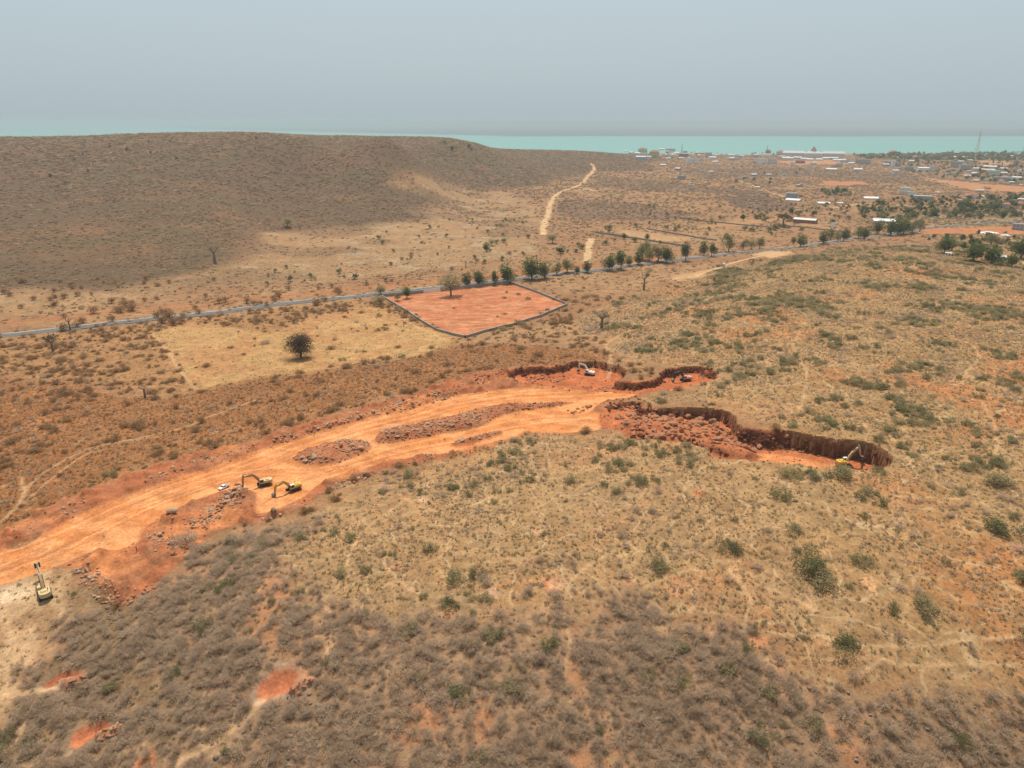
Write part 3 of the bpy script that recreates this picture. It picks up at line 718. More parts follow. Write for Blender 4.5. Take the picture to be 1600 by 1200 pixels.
M = {
 'yellow': plain('excavator_yellow', (0.55, 0.33, 0.06), 0.5, 0, 0.22, 1.2), 'cream': plain('faded_cream_paint', (0.50, 0.36, 0.17), 0.6, 0, 0.25, 1.0),
 'tan': plain('dusty_orange_paint', (0.46, 0.24, 0.09), 0.6, 0, 0.2, 1.0), 'white': plain('white_paint', (0.78, 0.77, 0.74), 0.5, 0, 0.08, 0.6), 'pale': plain('pale_machine_paint', (0.66, 0.64, 0.50), 0.5, 0, 0.12, 0.8),
 'pink': plain('sun_bleached_red_paint', (0.55, 0.30, 0.22), 0.6, 0, 0.15, 0.8),
 'black': plain('track_steel', (0.035, 0.030, 0.028), 0.7, 0.2, 0.3, 2), 'steel': plain('worn_steel', (0.20, 0.17, 0.15), 0.5, 0.5, 0.25, 2), 'glass': plain('dark_window_glass', (0.02, 0.025, 0.03), 0.15, 0, 0.05, 1, 0, 0.5),
 'rubber': plain('tyre_rubber', (0.03, 0.028, 0.026), 0.9), 'grey': plain('grey_block_wall', (0.29, 0.26, 0.225), 0.9, 0, 0.15, 0.5), 'asphalt': plain('worn_asphalt', (0.105, 0.10, 0.095), 0.9, 0, 0.18, 0.3),
 'concrete': plain('pale_concrete', (0.38, 0.345, 0.29), 0.9, 0, 0.15, 0.3), 'line': plain('road_paint', (0.6, 0.6, 0.57), 0.8), 'bark': plain('grey_brown_bark', (0.16, 0.115, 0.085), 0.95, 0, 0.25, 1.0), 'baobab': plain('baobab_bark', (0.20, 0.135, 0.11), 0.9, 0, 0.2, 0.6),
 'rock': plain('red_dusted_rock', (0.34, 0.16, 0.085), 0.95, 0, 0.35, 0.7, 0.4, 0.1), 'rock2': plain('grey_brown_rock', (0.40, 0.25, 0.155), 0.95, 0, 0.3, 0.8, 0.4, 0.1), 'rock3': plain('dark_slope_rock', (0.21, 0.155, 0.115), 1.0, 0, 0.3, 0.8, 0.4, 0.0), 'clod': plain('dark_clay_clod', (0.15, 0.056, 0.03), 1.0, 0, 0.35, 0.9, 0.4, 0.0), 'rock4': plain('deep_red_rock', (0.35, 0.135, 0.062), 0.95, 0, 0.3, 0.7, 0.4, 0.1),
 'skin': plain('brown_skin', (0.12, 0.06, 0.035), 0.6), 'cloth_dark': plain('dark_cloth', (0.05, 0.04, 0.04), 0.9), 'cloth_white': plain('white_cloth', (0.7, 0.68, 0.64), 0.9),
}
FOL = {
 'twig': leafy('leafless_twigs', (0.43, 0.31, 0.21), (0.62, 0.465, 0.325), 0.55), 'olive': leafy('olive_leaves', (0.29, 0.245, 0.125), (0.42, 0.345, 0.185), 0.55),
 'green': leafy('green_leaves', (0.22, 0.205, 0.092), (0.32, 0.28, 0.135), 0.55), 'deep': leafy('deep_green_leaves', (0.165, 0.16, 0.072), (0.25, 0.23, 0.11), 0.55),
 'tree': leafy('roadside_leaves', (0.080, 0.108, 0.034), (0.15, 0.175, 0.060), 0.45), 'straw': leafy('straw_grass', (0.27, 0.18, 0.085), (0.40, 0.28, 0.135), 0.4), 'rust': leafy('rusty_grass', (0.26, 0.13, 0.052), (0.38, 0.21, 0.09), 0.45),
 'rustbush': leafy('rusty_twigs', (0.27, 0.15, 0.07), (0.41, 0.25, 0.125), 0.5), 'brownleaf': leafy('brown_leaves', (0.085, 0.058, 0.034), (0.145, 0.105, 0.058), 0.4), 'hill': leafy('hill_brush', (0.31, 0.225, 0.14), (0.44, 0.325, 0.21), 0.55),
}

# ---------------------------------------------------------------- asphalt road with a pale concrete drain along its far edge
def draped_strip(name, line, half_l, half_r, lift, mat, thick=0.0):
    """ribbon along a world polyline, offset half_l to the left and half_r to the right"""
    vs = []; fs = []
    for i, p in enumerate(line):
        d = line[min(i + 1, len(line) - 1)] - line[max(i - 1, 0)]; d = d / np.hypot(*d); nrm = np.array([-d[1], d[0]])
        zc = float(gz(p[0], p[1])) + lift
        for o_ in (half_l, -half_r):
            q = p + nrm * o_; vs.append((q[0], q[1], zc))
        if i: a = 2 * i; fs.append((a - 2, a - 1, a + 1, a))
    me = bpy.data.meshes.new(name); me.from_pydata(vs, [], fs); me.materials.append(mat)
    return me
def resample(line, step):
    seg = np.hypot(*np.diff(line, axis=0).T); s = np.concatenate([[0], np.cumsum(seg)]); n = max(2, int(s[-1] / step))
    t = np.linspace(0, s[-1], n); return np.stack([np.interp(t, s, line[:, 0]), np.interp(t, s, line[:, 1])], 1)
ROAD = resample(smooth_line(poly([(-200,546),(0,525.5),(150,509.5),(300,493.5),(400,481),(500,469.5),(600,459.5),(700,448.5),(800,437.5),(900,426),(1000,414),(1100,402),(1200,391),(1300,378.5),(1390,367),(1440,358),(1500,352),(1600,346),(1800,338)]), 6), 5.0)
rd = link('asphalt_road', draped_strip('asphalt_road', ROAD, 4.4, 4.4, 0.45, M['asphalt'])); rd['kind'] = 'structure'; rd['label'] = 'grey asphalt road crossing the plain'
for nm, a, b in (('edge_line', 4.1, -3.95), ('edge_line', -3.95, 4.1)):
    link(nm, draped_strip(nm, ROAD, a, b, 0.458, M['line']), rd)
def wall_run(line, h, t, mat, lift=0.0, base=-0.6):
    mb = MB(); P = []
    for i, p in enumerate(line):
        d = line[min(i + 1, len(line) - 1)] - line[max(i - 1, 0)]; d = d / np.hypot(*d); nrm = np.array([-d[1], d[0]])
        z = float(gz(p[0], p[1]))
        P.append([(p[0] + nrm[0] * t / 2, p[1] + nrm[1] * t / 2), (p[0] - nrm[0] * t / 2, p[1] - nrm[1] * t / 2), z])
    vs = []
    for a, b, z in P: vs += [(*a, z + base), (*b, z + base), (*b, z + h), (*a, z + h)]
    fs = [(4 * i + k, 4 * i + (k + 1) % 4, 4 * i + 4 + (k + 1) % 4, 4 * i + 4 + k) for i in range(len(P) - 1) for k in range(4)]
    fs += [(0, 1, 2, 3), tuple(4 * (len(P) - 1) + k for k in (3, 2, 1, 0))]
    mb.add(vs, fs); return mb
off = []
for i, p in enumerate(ROAD):
    d = ROAD[min(i + 1, len(ROAD) - 1)] - ROAD[max(i - 1, 0)]; d = d / np.hypot(*d); off.append(p + np.array([-d[1], d[0]]) * 6.6)
kerb = wall_run(np.array(off), 0.5, 1.3, M['concrete']).build('kerb', M['concrete']); kerb['kind'] = 'structure'; kerb['label'] = 'pale concrete drain along the far road edge'

# ---------------------------------------------------------------- block walls
def block_wall(pts, label, h=1.6, mat='grey', t=0.3, group=None):
    line = resample(poly(pts), 4.0); c = line[len(line) // 2]
    root = thing('boundary_wall', (0, 0, 0), 0, label, 'wall', group)
    wall_run(line, h, t, M[mat]).build('blockwork', M[mat], root)
    wall_run(line, h + 0.18, t + 0.2, M['concrete'], base=h).build('coping', M['concrete'], root)
    for i in range(0, len(line), 2):
        p = line[i]; z = float(gz(*p))
        MB().box(p[0] - .35, p[0] + .35, p[1] - .35, p[1] + .35, z - .5, z + h + .3).build('pier', M['concrete'], root)
    return root
block_wall([(597,464),(640,490),(662,505),(683,517),(727,528)], 'grey block wall on the left side of the red field, beside the yellow meadow')
block_wall([(727,528),(800,509),(845,495),(887,477)], 'grey block wall along the near right side of the red field')
block_wall([(887,477),(860,466),(830,454),(797,443)], 'grey block wall on the far right side of the red field, by the roadside trees')
block_wall([(797,443),(760,447),(730,450),(690,455)], 'grey block wall along the road right of the white gate', 2.6)
block_wall([(660,458),(640,460),(597,464)], 'grey block wall along the road left of the white gate', 2.6)
ga, gb = at(661, 458), at(689, 455)
def gate():
    d = gb - ga; root = thing('gate', ga, math.atan2(d.y, d.x), 'white sheet metal gate in the roadside wall of the red field', 'gate')
    L = math.hypot(d.x, d.y)
    for k in (0, 1):
        MB().box(0.5 + k * (L / 2 - .45), L / 2 - .05 + k * (L / 2 - .45), -.06, .06, 0.15, 2.9).build('gate_leaf', M['white'], root)
    for x in (0, L): MB().box(x - .35, x + .35, -.35, .35, -.5, 3.3).build('post', M['concrete'], root)
gate()
block_wall([(930,364),(960,368),(1010,376),(1060,384),(1072,386)], 'long dark block wall in the scrub beyond the roadside trees', 2.0)
block_wall([(1010,358),(1050,365),(1090,372),(1120,376)], 'low dark wall behind the pale cleared plot beyond the road', 1.6)
block_wall([(1062,342),(1110,347),(1160,352),(1215,356)], 'long low wall in the plain left of the metal-roofed shed', 1.6)
block_wall([(1212,352),(1260,356),(1330,365)], 'low brown wall in front of the metal-roofed shed', 1.4)

# ---------------------------------------------------------------- trees
def crown_mesh(name, mat, w, h, z0, n, leaf, seed, lobes=9, flat=1.0):
    rnd = random.Random(seed); mb = MB(); cs = []
    blobs = []
    for i in range(lobes):
        a = rnd.uniform(0, 6.28); rr = rnd.uniform(0.1, 0.62) * w / 2; zz = z0 + h * rnd.uniform(0.22, 0.80)
        k = 1 - abs((zz - z0) / h - 0.45) * 0.9
        blobs.append((rr * math.cos(a) * k, rr * math.sin(a) * k, zz, w * rnd.uniform(0.17, 0.29)))
    for i in range(n):
        bx, by, bz, br = rnd.choice(blobs)
        d = Vector((rnd.gauss(0, 1), rnd.gauss(0, 1), rnd.gauss(0, 1))).normalized() * br * rnd.uniform(0.45, 1.05)
        cs.append((bx + d.x, by + d.y, max(bz + d.z * flat, z0 * 0.8)))
    mb.leaves(cs, leaf, rnd)
    return mb.leafmesh(name, mat)
def trunk_mesh(name, mat, h, r, spread, n, seed):
    rnd = random.Random(seed); mb = MB()
    top = Vector((rnd.uniform(-.3, .3), rnd.uniform(-.3, .3), h))
    mb.tube([(0, 0, -0.6), (top.x * .3, top.y * .3, h * .5), top], [r * 1.25, r, r * .8], 7)
    for k in range(n):
        a = 6.28 * k / n + rnd.uniform(-.4, .4); s = spread * rnd.uniform(.6, 1)
        e = top + Vector((math.cos(a) * s, math.sin(a) * s, h * rnd.uniform(.6, 1.1)))
        mb.tube([top * .92, top.lerp(e, .5) + Vector((0, 0, .3)), e], [r * .55, r * .35, r * .12], 5)
    return mb.mesh(name, mat, True)
TREES = []
for k, (mat, w, h, z0, n, leaf) in enumerate((('tree', 7.4, 7.4, .9, 1500, .27), ('tree', 6.4, 7.8, .9, 1300, .26), ('tree', 8.4, 7.2, .7, 1700, .28), ('green', 7.8, 6.6, 1.0, 1200, .27), ('olive', 8.2, 6.4, .8, 1100, .27))):
    cm_ = crown_mesh('crown', FOL[mat], w, h, z0, n, leaf, 30 + k, 11)
    TREES.append((trunk_mesh('trunk', M['bark'], 2.4, .20, 1.6, 5, 20 + k), cm_, max(q.co.z for q in cm_.vertices)))
def tree(name, u, v, hpx, kind, label, group=None, wide=1.0):
    p = at(u, v); tr, cr, H = TREES[kind]
    dist = math.sqrt(p.x ** 2 + p.y ** 2 + (CAM_Z - p.z) ** 2); s = 1.22 * hpx * dist / FPX / H
    root = thing(name, p, random.uniform(0, 6.28), label, 'tree', group)
    root.scale = (s * wide * 1.12, s * wide * 1.12, s)
    link('trunk', tr, root); link('crown', cr, root)
    return root
ROADSIDE = [(705,462,29,4,1.2,'large olive-green tree beside the white gate'),(730,448,20,0,1.1,'first dark tree right of the olive tree by the field wall'),(749,447,22,2,1,'second dark tree right of the olive tree by the field wall'),(772,446,20,1,.8,'narrow tree behind the far wall of the red field'),
 (793,443,27,2,1,'dark tree at the far corner of the red field'),(831,437,31,2,1.15,'biggest dark tree on the roadside, right of the red field'),(851,435,23,0,1.1,'dark tree close beside the biggest roadside tree'),(870,430,17,3,1,'first small tree right of the big roadside pair'),(886,426,19,3,1.1,'second small tree right of the big roadside pair'),
 (901,428,11,0,1,'smallest bushy tree near the road end of the sandy track'),(918,426,17,0,1.1,'round tree at the road end of the sandy track'),
 (952,423,23,2,1.0,'first dark tree right of the sandy track end'),(970,421,25,1,1,'second dark tree right of the sandy track end'),(983,416,14,0,1,'third, smaller tree right of the sandy track end'),(998,414,19,0,1,'fourth tree right of the sandy track end'),(1004,406,25,3,1,'pale tree standing behind the fourth roadside tree'),
 (1014,409,18,3,1,'thin tree left of the broad pale roadside tree'),(1028,409,22,3,1.1,'broad pale green tree in the roadside cluster'),(1042,411,23,2,.95,'last dark tree of the cluster, above the tall lone baobab'),(1071,408,25,1,.9,'tall tree at the end of the long block wall'),
 (1100,399,19,0,1,'left one of the roadside pair right of the block wall'),(1112,401,18,1,1,'right one of the roadside pair right of the block wall'),(1138,394,25,3,.8,'tall slim tree beyond the parked truck'),(1161,391,14,3,1,'first of three small trees beyond the parked truck'),(1174,390,13,4,1,'second of three small trees beyond the parked truck'),(1187,389,15,3,1,'third of three small trees beyond the parked truck'),
 (1251,386,16,0,1.1,'round roadside tree above the pale sandy pull-in'),(1240,381,9,0,1,'small tree left of the round roadside tree'),(1286,381,16,0,1.1,'round roadside tree nearer the metal-roofed shed'),(1297,375,14,3,1,'pale tree right of the round roadside tree'),(1308,378,12,3,1,'small pale tree among the roadside trees below the billboard'),
 (1318,377,17,0,1,'round dark roadside tree below the billboard'),(1341,373,15,3,1,'pale roadside tree right of the billboard'),(1350,375,17,2,1,'dark roadside tree right of the billboard'),(1370,366,17,2,1,'lone dark tree left of the tree clump at the road bend'),
 (1391,368,19,2,1.1,'left tree of the clump at the road bend'),(1403,368,17,0,1.1,'second tree of the clump at the road bend'),(1412,366,20,2,1.1,'tallest tree of the clump at the road bend'),(1425,364,15,3,1.1,'fourth tree of the clump at the road bend'),(1437,362,15,3,1,'right tree of the clump at the road bend'),
 (595,461,13,4,1.3,'bushy olive tree beside the road at the left corner of the red field'),(621,470,11,3,1,'small bushy tree just inside the left corner of the red field'),(636,466,17,2,.9,'dark tree just inside the roadside wall, left of the gate'),(594,478,14,4,1.2,'olive bushy tree outside the left corner of the red field'),
 (760,393,13,0,1.1,'lone bright green tree on the pale plain beyond the road'),(768,384,9,4,1.2,'dull tree just behind the lone bright green tree'),(450,343+12,13,4,1.2,'pale bushy tree at the right foot of the far brown hill'),(863,380,12,4,1.4,'wide dark bush tree below the start of the sandy track'),
 (975,374,9,2,1,'small dark tree behind the long block wall'),(1011,375,9,2,1,'small round tree in the pale plot beyond the block wall'),(1475,396,22,2,1.1,'dark tree with a pale shed at its foot on the hill crest'),(1520,408,20,2,1.7,'wide dark thorn tree behind the right hill crest'),(1550,412,18,2,1.5,'dark tree right of the wide thorn tree behind the crest'),
 (1595,404,24,2,1.5,'dark tree at the right edge behind the hill crest'),(1580,416,14,2,1.6,'low dark tree at the right edge below the taller one'),(1487,392,14,4,1.5,'olive bushy tree beside the pale shed behind the crest'),(1548,384,14,3,1.3,'bushy tree below the white rubble heap')]
for (u, v, h, k, w, lab) in ROADSIDE:
    tree('roadside_tree' if 690 < u < 1440 else 'tree', u, v, h, k, lab, 'trees along the asphalt road' if 690 < u < 1440 else None, w)
# big spreading tree in the yellow meadow
def branchy(name, u, v, hpx, label, cat, trunk_h, trunk_r, spread, levels, mat, seed, crown=None, base_fat=1.3):
    p = at(u, v); rnd = random.Random(seed); mb = MB(); tips = []
    def grow(a, d, L, r, lev):
        b = a + d * L * .5 + Vector((rnd.uniform(-.1, .1), rnd.uniform(-.1, .1), 0)) * L; c = a + d * L
        mb.tube([a, b, c], [r, r * .8, r * .58], 7 if lev > 1 else 4)
        if lev == 0: tips.append(c); return
        for k in range(rnd.choice((2, 3, 3))):
            ang = rnd.uniform(0, 6.28); nd = (d * .55 + Vector((math.cos(ang), math.sin(ang), rnd.uniform(-.05, .5))) * spread).normalized()
            grow(c, nd, L * rnd.uniform(.6, .8), r * .52, lev - 1)
    mb.tube([(0, 0, -1), (0, 0, .4), (0, 0, trunk_h * .6), (0, 0, trunk_h)], [trunk_r * base_fat * 1.3, trunk_r * base_fat, trunk_r, trunk_r * .85], 10)
    for k in range(4):
        ang = 6.28 * k / 4 + rnd.uniform(-.5, .5)
        grow(Vector((0, 0, trunk_h * .93)), Vector((math.cos(ang) * spread, math.sin(ang) * spread, .8)).normalized(), trunk_h * .42, trunk_r * .55, levels)
    H = max(q[2] for q in mb.v)
    dist = (Vector((0, 0, CAM_Z)) - p).length; s = hpx * dist / FPX / (H * .96)
    root = thing(name, p, 0, label, cat, None, s)
    mb.build('trunk', M[mat], root, True)
    if crown:
        cm = MB(); cs = []
        for t_ in tips:
            for i in range(crown[1]):
                d = Vector((rnd.gauss(0, 1), rnd.gauss(0, 1), rnd.gauss(0, .6))) * crown[2]; cs.append(t_ + d)
        cm.leaves(cs, crown[3], rnd); link('crown', cm.leafmesh('crown', FOL[crown[0]]), root)
    return root, H, s
def spreading():
    p = at(470, 559); root = thing('spreading_tree', p, .4, 'dark brown spreading tree with its own shadow alone in the yellow meadow', 'tree')
    cmz = crown_mesh('crown', FOL['brownleaf'], 15.5, 10.0, 1.5, 6500, .24, 401, 26, .7); link('crown', cmz, root)
    tk = MB(); rnd = random.Random(3)
    tk.tube([(0, 0, -1), (0, 0, .5), (.2, .1, 2.4)], [.6, .45, .38], 9)
    for k in range(8):
        a = 6.28 * k / 8 + rnd.uniform(-.3, .3); q = rnd.uniform(3.0, 5.2)
        tk.tube([(.2, .1, 2.2), (math.cos(a) * q * .45, math.sin(a) * q * .45, 4.0), (math.cos(a) * q, math.sin(a) * q, rnd.uniform(5, 8))], [.28, .18, .06], 6)
    tk.build('trunk', M['bark'], root, True)
    k = (Vector((0, 0, CAM_Z)) - p).length * 38 / FPX / max(q.co.z for q in cmz.vertices); root.scale = (k * 1.2, k * 1.2, k)
spreading()
branchy('baobab', 940, 514, 30, 'bare grey baobab standing on the slope right of the red field', 'baobab', 6.4, .75, .95, 4, 'baobab', 8)
r_, H_, s_ = branchy('baobab', 1006, 453, 27, 'tall bare baobab with a green crown on one side, above the road trees', 'baobab', 7.5, .6, .7, 2, 'baobab', 10)
cm = crown_mesh('side_crown', FOL['deep'], 4.8, 4.2, 8.6, 300, .3, 99, 7); o_ = link('side_crown', cm, r_); o_.location = (2.2, 0, 0)
branchy('baobab', 336, 411, 24, 'dark bare baobab at the foot of the far brown hill', 'baobab', 6.5, .8, .7, 2, 'baobab', 12)
branchy('bare_tree', 227, 621, 20, 'small bare forked tree on the brown slope left of the meadow', 'tree', 3.5, .4, .8, 3, 'bark', 14)
branchy('bare_tree', 83, 549, 20, 'small dark bare tree left on the near side of the road', 'tree', 3.0, .3, .9, 3, 'bark', 15, ('brownleaf', 4, .5, .25))
branchy('bare_tree', 110, 516, 18, 'black leafless tree at the roadside far left', 'tree', 4.0, .35, .7, 2, 'bark', 16)
branchy('bare_tree', 631, 511, 12, 'thin bare sapling by the left wall of the red field', 'tree', 3.0, .16, .6, 2, 'bark', 17)
branchy('dead_trunk', 728, 418, 11, 'short dead trunk on the plain above the field trees', 'dead tree', 4.0, .35, .3, 1, 'bark', 18)
branchy('bare_tree', 1223, 354, 16, 'bare grown tree left of the metal-roofed shed', 'tree', 3.2, .35, 1.0, 3, 'bark', 19, ('brownleaf', 8, .6, .35))
# termite mound
def mound(u, v, h, label):
    p = at(u, v); mb = MB(); rnd = random.Random(5)
    mb.tube([(0, 0, -.5), (.1, 0, h * .3), (-.1, .1, h * .7), (0.05, 0, h)], [h * .42, h * .34, h * .22, h * .06], 9)
    mb.tube([(.5, .1, -.4), (.55, .1, h * .3), (.45, .05, h * .55)], [h * .25, h * .18, h * .05], 7)
    o = mb.build('termite_mound', M['rock4'], None, True); o.location = p; tag(o, label, 'termite mound')
mound(1116, 438, 4.0, 'dark red termite mound below the parked truck')

# ---------------------------------------------------------------- brush, scrub, tufts
def bush_twig(name, mat, seed, w=1.5, h=1.5, nt=70, nl=150, leaf=.10):
    rnd = random.Random(seed); mb = MB(); cs = []
    for i in range(nt):
        a = rnd.uniform(0, 6.28); e = rnd.uniform(.15, 1.0)
        d = Vector((math.cos(a) * (1.05 - e * .7) * w, math.sin(a) * (1.05 - e * .7) * w, (e * .95 + .08) * h))
        d *= rnd.uniform(.75, 1.08); b0 = Vector((rnd.uniform(-.2, .2), rnd.uniform(-.2, .2), -.1))
        mid = b0.lerp(d, .55) + Vector((rnd.uniform(-.15, .15), rnd.uniform(-.15, .15), .08))
        s_ = Vector((-math.sin(a), math.cos(a), rnd.uniform(-.4, .4))) * .02
        mb.add([b0 - s_, b0 + s_, mid + s_ * .8, mid - s_ * .8], [(0, 1, 2, 3)]); mb.add([mid - s_ * .8, mid + s_ * .8, d], [(0, 1, 2)])
        for k in range(nl // nt):
            q = mid.lerp(d, rnd.random()) + Vector((rnd.gauss(0, .12), rnd.gauss(0, .12), rnd.gauss(0, .1))); cs.append(q)
    mb.leaves(cs, leaf, rnd, .8, 1.7)
    return mb.leafmesh(name, mat)
def bush_leaf(name, mat, seed, w=1.4, h=1.3, n=190, leaf=.17, lobes=6):
    rnd = random.Random(seed); mb = MB(); cs = []
    bl = [(rnd.uniform(-.6, .6) * w, rnd.uniform(-.6, .6) * w, h * rnd.uniform(.25, .62), rnd.uniform(.28, .45) * w) for _ in range(lobes)]
    for i in range(n):
        x, y, z, r_ = rnd.choice(bl); d = Vector((rnd.gauss(0, 1), rnd.gauss(0, 1), rnd.gauss(0, .8))).normalized() * r_ * rnd.uniform(.5, 1.1)
        cs.append((x + d.x, y + d.y, max(.02, z + d.z)))
    mb.leaves(cs, leaf, rnd, .6); return mb.leafmesh(name, mat)
def tuft(name, mat, seed, w=.45, h=.4, n=16):
    rnd = random.Random(seed); mb = MB()
    for i in range(n):
        a = rnd.uniform(0, 6.28); d = Vector((math.cos(a) * w * rnd.uniform(.3, 1), math.sin(a) * w * rnd.uniform(.3, 1), h * rnd.uniform(.5, 1.1)))
        s_ = Vector((-math.sin(a), math.cos(a), 0)) * rnd.uniform(.04, .08); b0 = Vector((d.x * .3, d.y * .3, -.05))
        mb.add([b0 - s_, b0 + s_, d], [(0, 1, 2)])
    return mb.leafmesh(name, mat)
TW = [bush_twig('dry_bush', FOL['twig'], 100 + k, 1.5 + .2 * (k % 3), 1.35 + .25 * (k % 2), 120, 360, .055) for k in range(5)] + [bush_leaf('dry_bush', FOL['twig'], 110, 1.5, 1.1, 420, .065, 8)] + [bush_twig('dry_bush', FOL['rustbush'], 112 + k, 1.7, 1.3, 110, 440, .07) for k in range(2)]
GS = [bush_leaf('green_shrub', FOL[m_], 120 + k, 1.5, 1.15 + .2 * (k % 2), 620, .10, 9) for k, m_ in enumerate(('olive', 'green', 'olive', 'deep', 'olive', 'olive'))]
GSB = [bush_leaf('green_shrub', FOL[m_], 180 + k, 1.35, 1.15, 1300, .065, 11) for k, m_ in enumerate(('olive', 'green', 'olive', 'deep'))] + [bush_leaf('grey_shrub', FOL['twig'], 190, 1.35, 1.15, 1300, .065, 11)]
TFM = [tuft('tuft', FOL[m_], 140 + k) for k, m_ in enumerate(('straw', 'straw', 'straw'))] + [bush_leaf('low_shrub', FOL[m_], 150 + k, .55, .45, 70, .085, 4) for k, m_ in enumerate(('twig', 'olive', 'olive', 'twig'))] + [tuft('tuft', FOL['rust'], 160, .7, .55, 20)]
HB = [bush_leaf('hill_bush', FOL[m_], 170 + k, 1.6, 1.2, 150, .22, 7) for k, m_ in enumerate(('hill', 'hill', 'twig', 'hill', 'rustbush'))]

def sample(dens, n_max, rmin, rmax, seed):
    """points scattered by a density grid (per square metre) over the fan"""
    rng = np.random.default_rng(seed)
    cell = (np.gradient(RL)[:, None] * RL[:, None] * (TH[1] - TH[0])) * np.ones_like(GX)
    lam = dens * cell * (GR > rmin) * (GR < rmax)
    tot = lam.sum(); n = int(min(n_max, tot))
    if n < 1: return np.zeros((0, 3))
    c = np.cumsum(lam.ravel()); k = np.searchsorted(c, rng.random(n) * c[-1])
    i, j = k // NTH, k % NTH
    rr = RL[i] + (rng.random(n) - .5) * np.gradient(RL)[i]; th = TH[j] + (rng.random(n) - .5) * (TH[1] - TH[0])
    x = rr * np.sin(th); y = GC_Y + rr * np.cos(th)
    return np.stack([x, y, gz(x, y)], 1)
def pixel(p):
    x, y, z = p[:, 0], p[:, 1], p[:, 2] - CAM_Z
    f = y * PC - z * PS; up = y * PS + z * PC
    return 800 + FPX * x / f, 600 - FPX * up / f, f
SRC = 0
def stuff(name, label, pts, scl, idx, meshes, tilt=0.0):
    """one object: plants or stones nobody could count, placed on the points of a mesh by geometry nodes"""
    global SRC
    col = bpy.data.collections.new('source_' + name)
    for k, me in enumerate(meshes):
        o = bpy.data.objects.new('source_%03d_%02d' % (SRC, k), me); col.objects.link(o)
    SRC += 1
    n = len(pts); rng = np.random.default_rng(SRC)
    me = bpy.data.meshes.new(name); me.vertices.add(n); me.vertices.foreach_set('co', pts.astype(np.float32).ravel())
    a = me.attributes.new('size', 'FLOAT_VECTOR', 'POINT'); a.data.foreach_set('vector', np.asarray(scl, np.float32).ravel())
    a = me.attributes.new('turn', 'FLOAT_VECTOR', 'POINT'); rot = np.zeros((n, 3), np.float32); rot[:, 2] = rng.random(n) * 6.28; rot[:, :2] = rng.normal(0, 1, (n, 2)) * tilt
    a.data.foreach_set('vector', rot.ravel())
    a = me.attributes.new('pick', 'INT', 'POINT'); a.data.foreach_set('value', np.asarray(idx, np.int32))
    ob = link(name, me); ob['kind'] = 'stuff'; ob['label'] = label
    g = bpy.data.node_groups.new(name, 'GeometryNodeTree')
    g.interface.new_socket('Geometry', in_out='INPUT', socket_type='NodeSocketGeometry'); g.interface.new_socket('Geometry', in_out='OUTPUT', socket_type='NodeSocketGeometry')
    gi = g.nodes.new('NodeGroupInput'); go = g.nodes.new('NodeGroupOutput'); ip = g.nodes.new('GeometryNodeInstanceOnPoints'); ci = g.nodes.new('GeometryNodeCollectionInfo')
    ci.inputs['Collection'].default_value = col; ci.inputs['Separate Children'].default_value = True; ci.inputs['Reset Children'].default_value = True
    def named(nm, ty):
        x = g.nodes.new('GeometryNodeInputNamedAttribute'); x.data_type = ty; x.inputs['Name'].default_value = nm; return x.outputs[0]
    ip.inputs['Pick Instance'].default_value = True
    er = g.nodes.new('FunctionNodeEulerToRotation')
    g.links.new(gi.outputs[0], ip.inputs['Points']); g.links.new(ci.outputs[0], ip.inputs['Instance']); g.links.new(named('pick', 'INT'), ip.inputs['Instance Index'])
    g.links.new(named('turn', 'FLOAT_VECTOR'), er.inputs[0]); g.links.new(er.outputs[0], ip.inputs['Rotation']); g.links.new(named('size', 'FLOAT_VECTOR'), ip.inputs['Scale'])
    g.links.new(ip.outputs[0], go.inputs[0])
    md = ob.modifiers.new('scatter', 'NODES'); md.node_group = g
    return ob
def individuals(pts, scl, idx, meshes, name, cat, label_of, group_of, count=300, tilt=0.0):
    """the largest in view become objects of their own; returns the mask of the rest"""
    u, v, f = pixel(pts); app = scl[:, 0] / f
    app = np.where((u > 5) & (u < 1595) & (v < 1195) & (v > 200), app, -1)
    top = np.argsort(-app)[:count]; keep = np.ones(len(pts), bool)
    rng = np.random.default_rng(len(pts))
    for i in top:
        if app[i] <= 0: continue
        o = link(name, meshes[int(idx[i])]); o.location = pts[i]; o.scale = scl[i]; o.rotation_euler = (rng.normal() * tilt, rng.normal() * tilt, rng.random() * 6.28)
        tag(o, label_of(u[i], v[i], int(idx[i])), cat, group_of(u[i], v[i], int(idx[i]))); keep[i] = False
    return keep
def sizes(n, lo, hi, seed, hv=.25):
    rng = np.random.default_rng(seed); s = lo + (hi - lo) * rng.random(n) ** 1.7
    return np.stack([s * rng.uniform(.85, 1.2, n), s * rng.uniform(.85, 1.2, n), s * rng.uniform(1 - hv, 1 + hv, n)], 1)

# leafless brush
p = sample(BR, 60000, 75, 620, 1); s = sizes(len(p), .36, 1.6, 2); s *= np.random.default_rng(33).uniform(.62, 1.5, s.shape) * np.array([1.05, 1.05, .85]); ix = np.random.default_rng(3).integers(0, 6, len(p)); fi_, fj_ = gidx(p[:, 0], p[:, 1])
rusty = (bil(NB, fi_, fj_) < .2) & (bil(PLAT, fi_, fj_) < .2) & (np.random.default_rng(31).random(len(p)) < .75); ix = np.where(rusty, 6 + ix % 2, ix); s[rusty] *= 1.35
u_, v_, _ = pixel(p)
def spot_tw(u, v):
    if v <= 930: return 'on the grassy plateau between quarry and near brush'
    cx = 'far left' if u < 350 else 'left of the middle' if u < 700 else 'in the middle' if u < 1000 else 'right of the middle' if u < 1300 else 'far right'
    return ('in the brush along the very bottom, ' if v > 1110 else 'in the upper brush near the grass, ' if v < 1010 else 'in the midst of the near brush, ') + cx
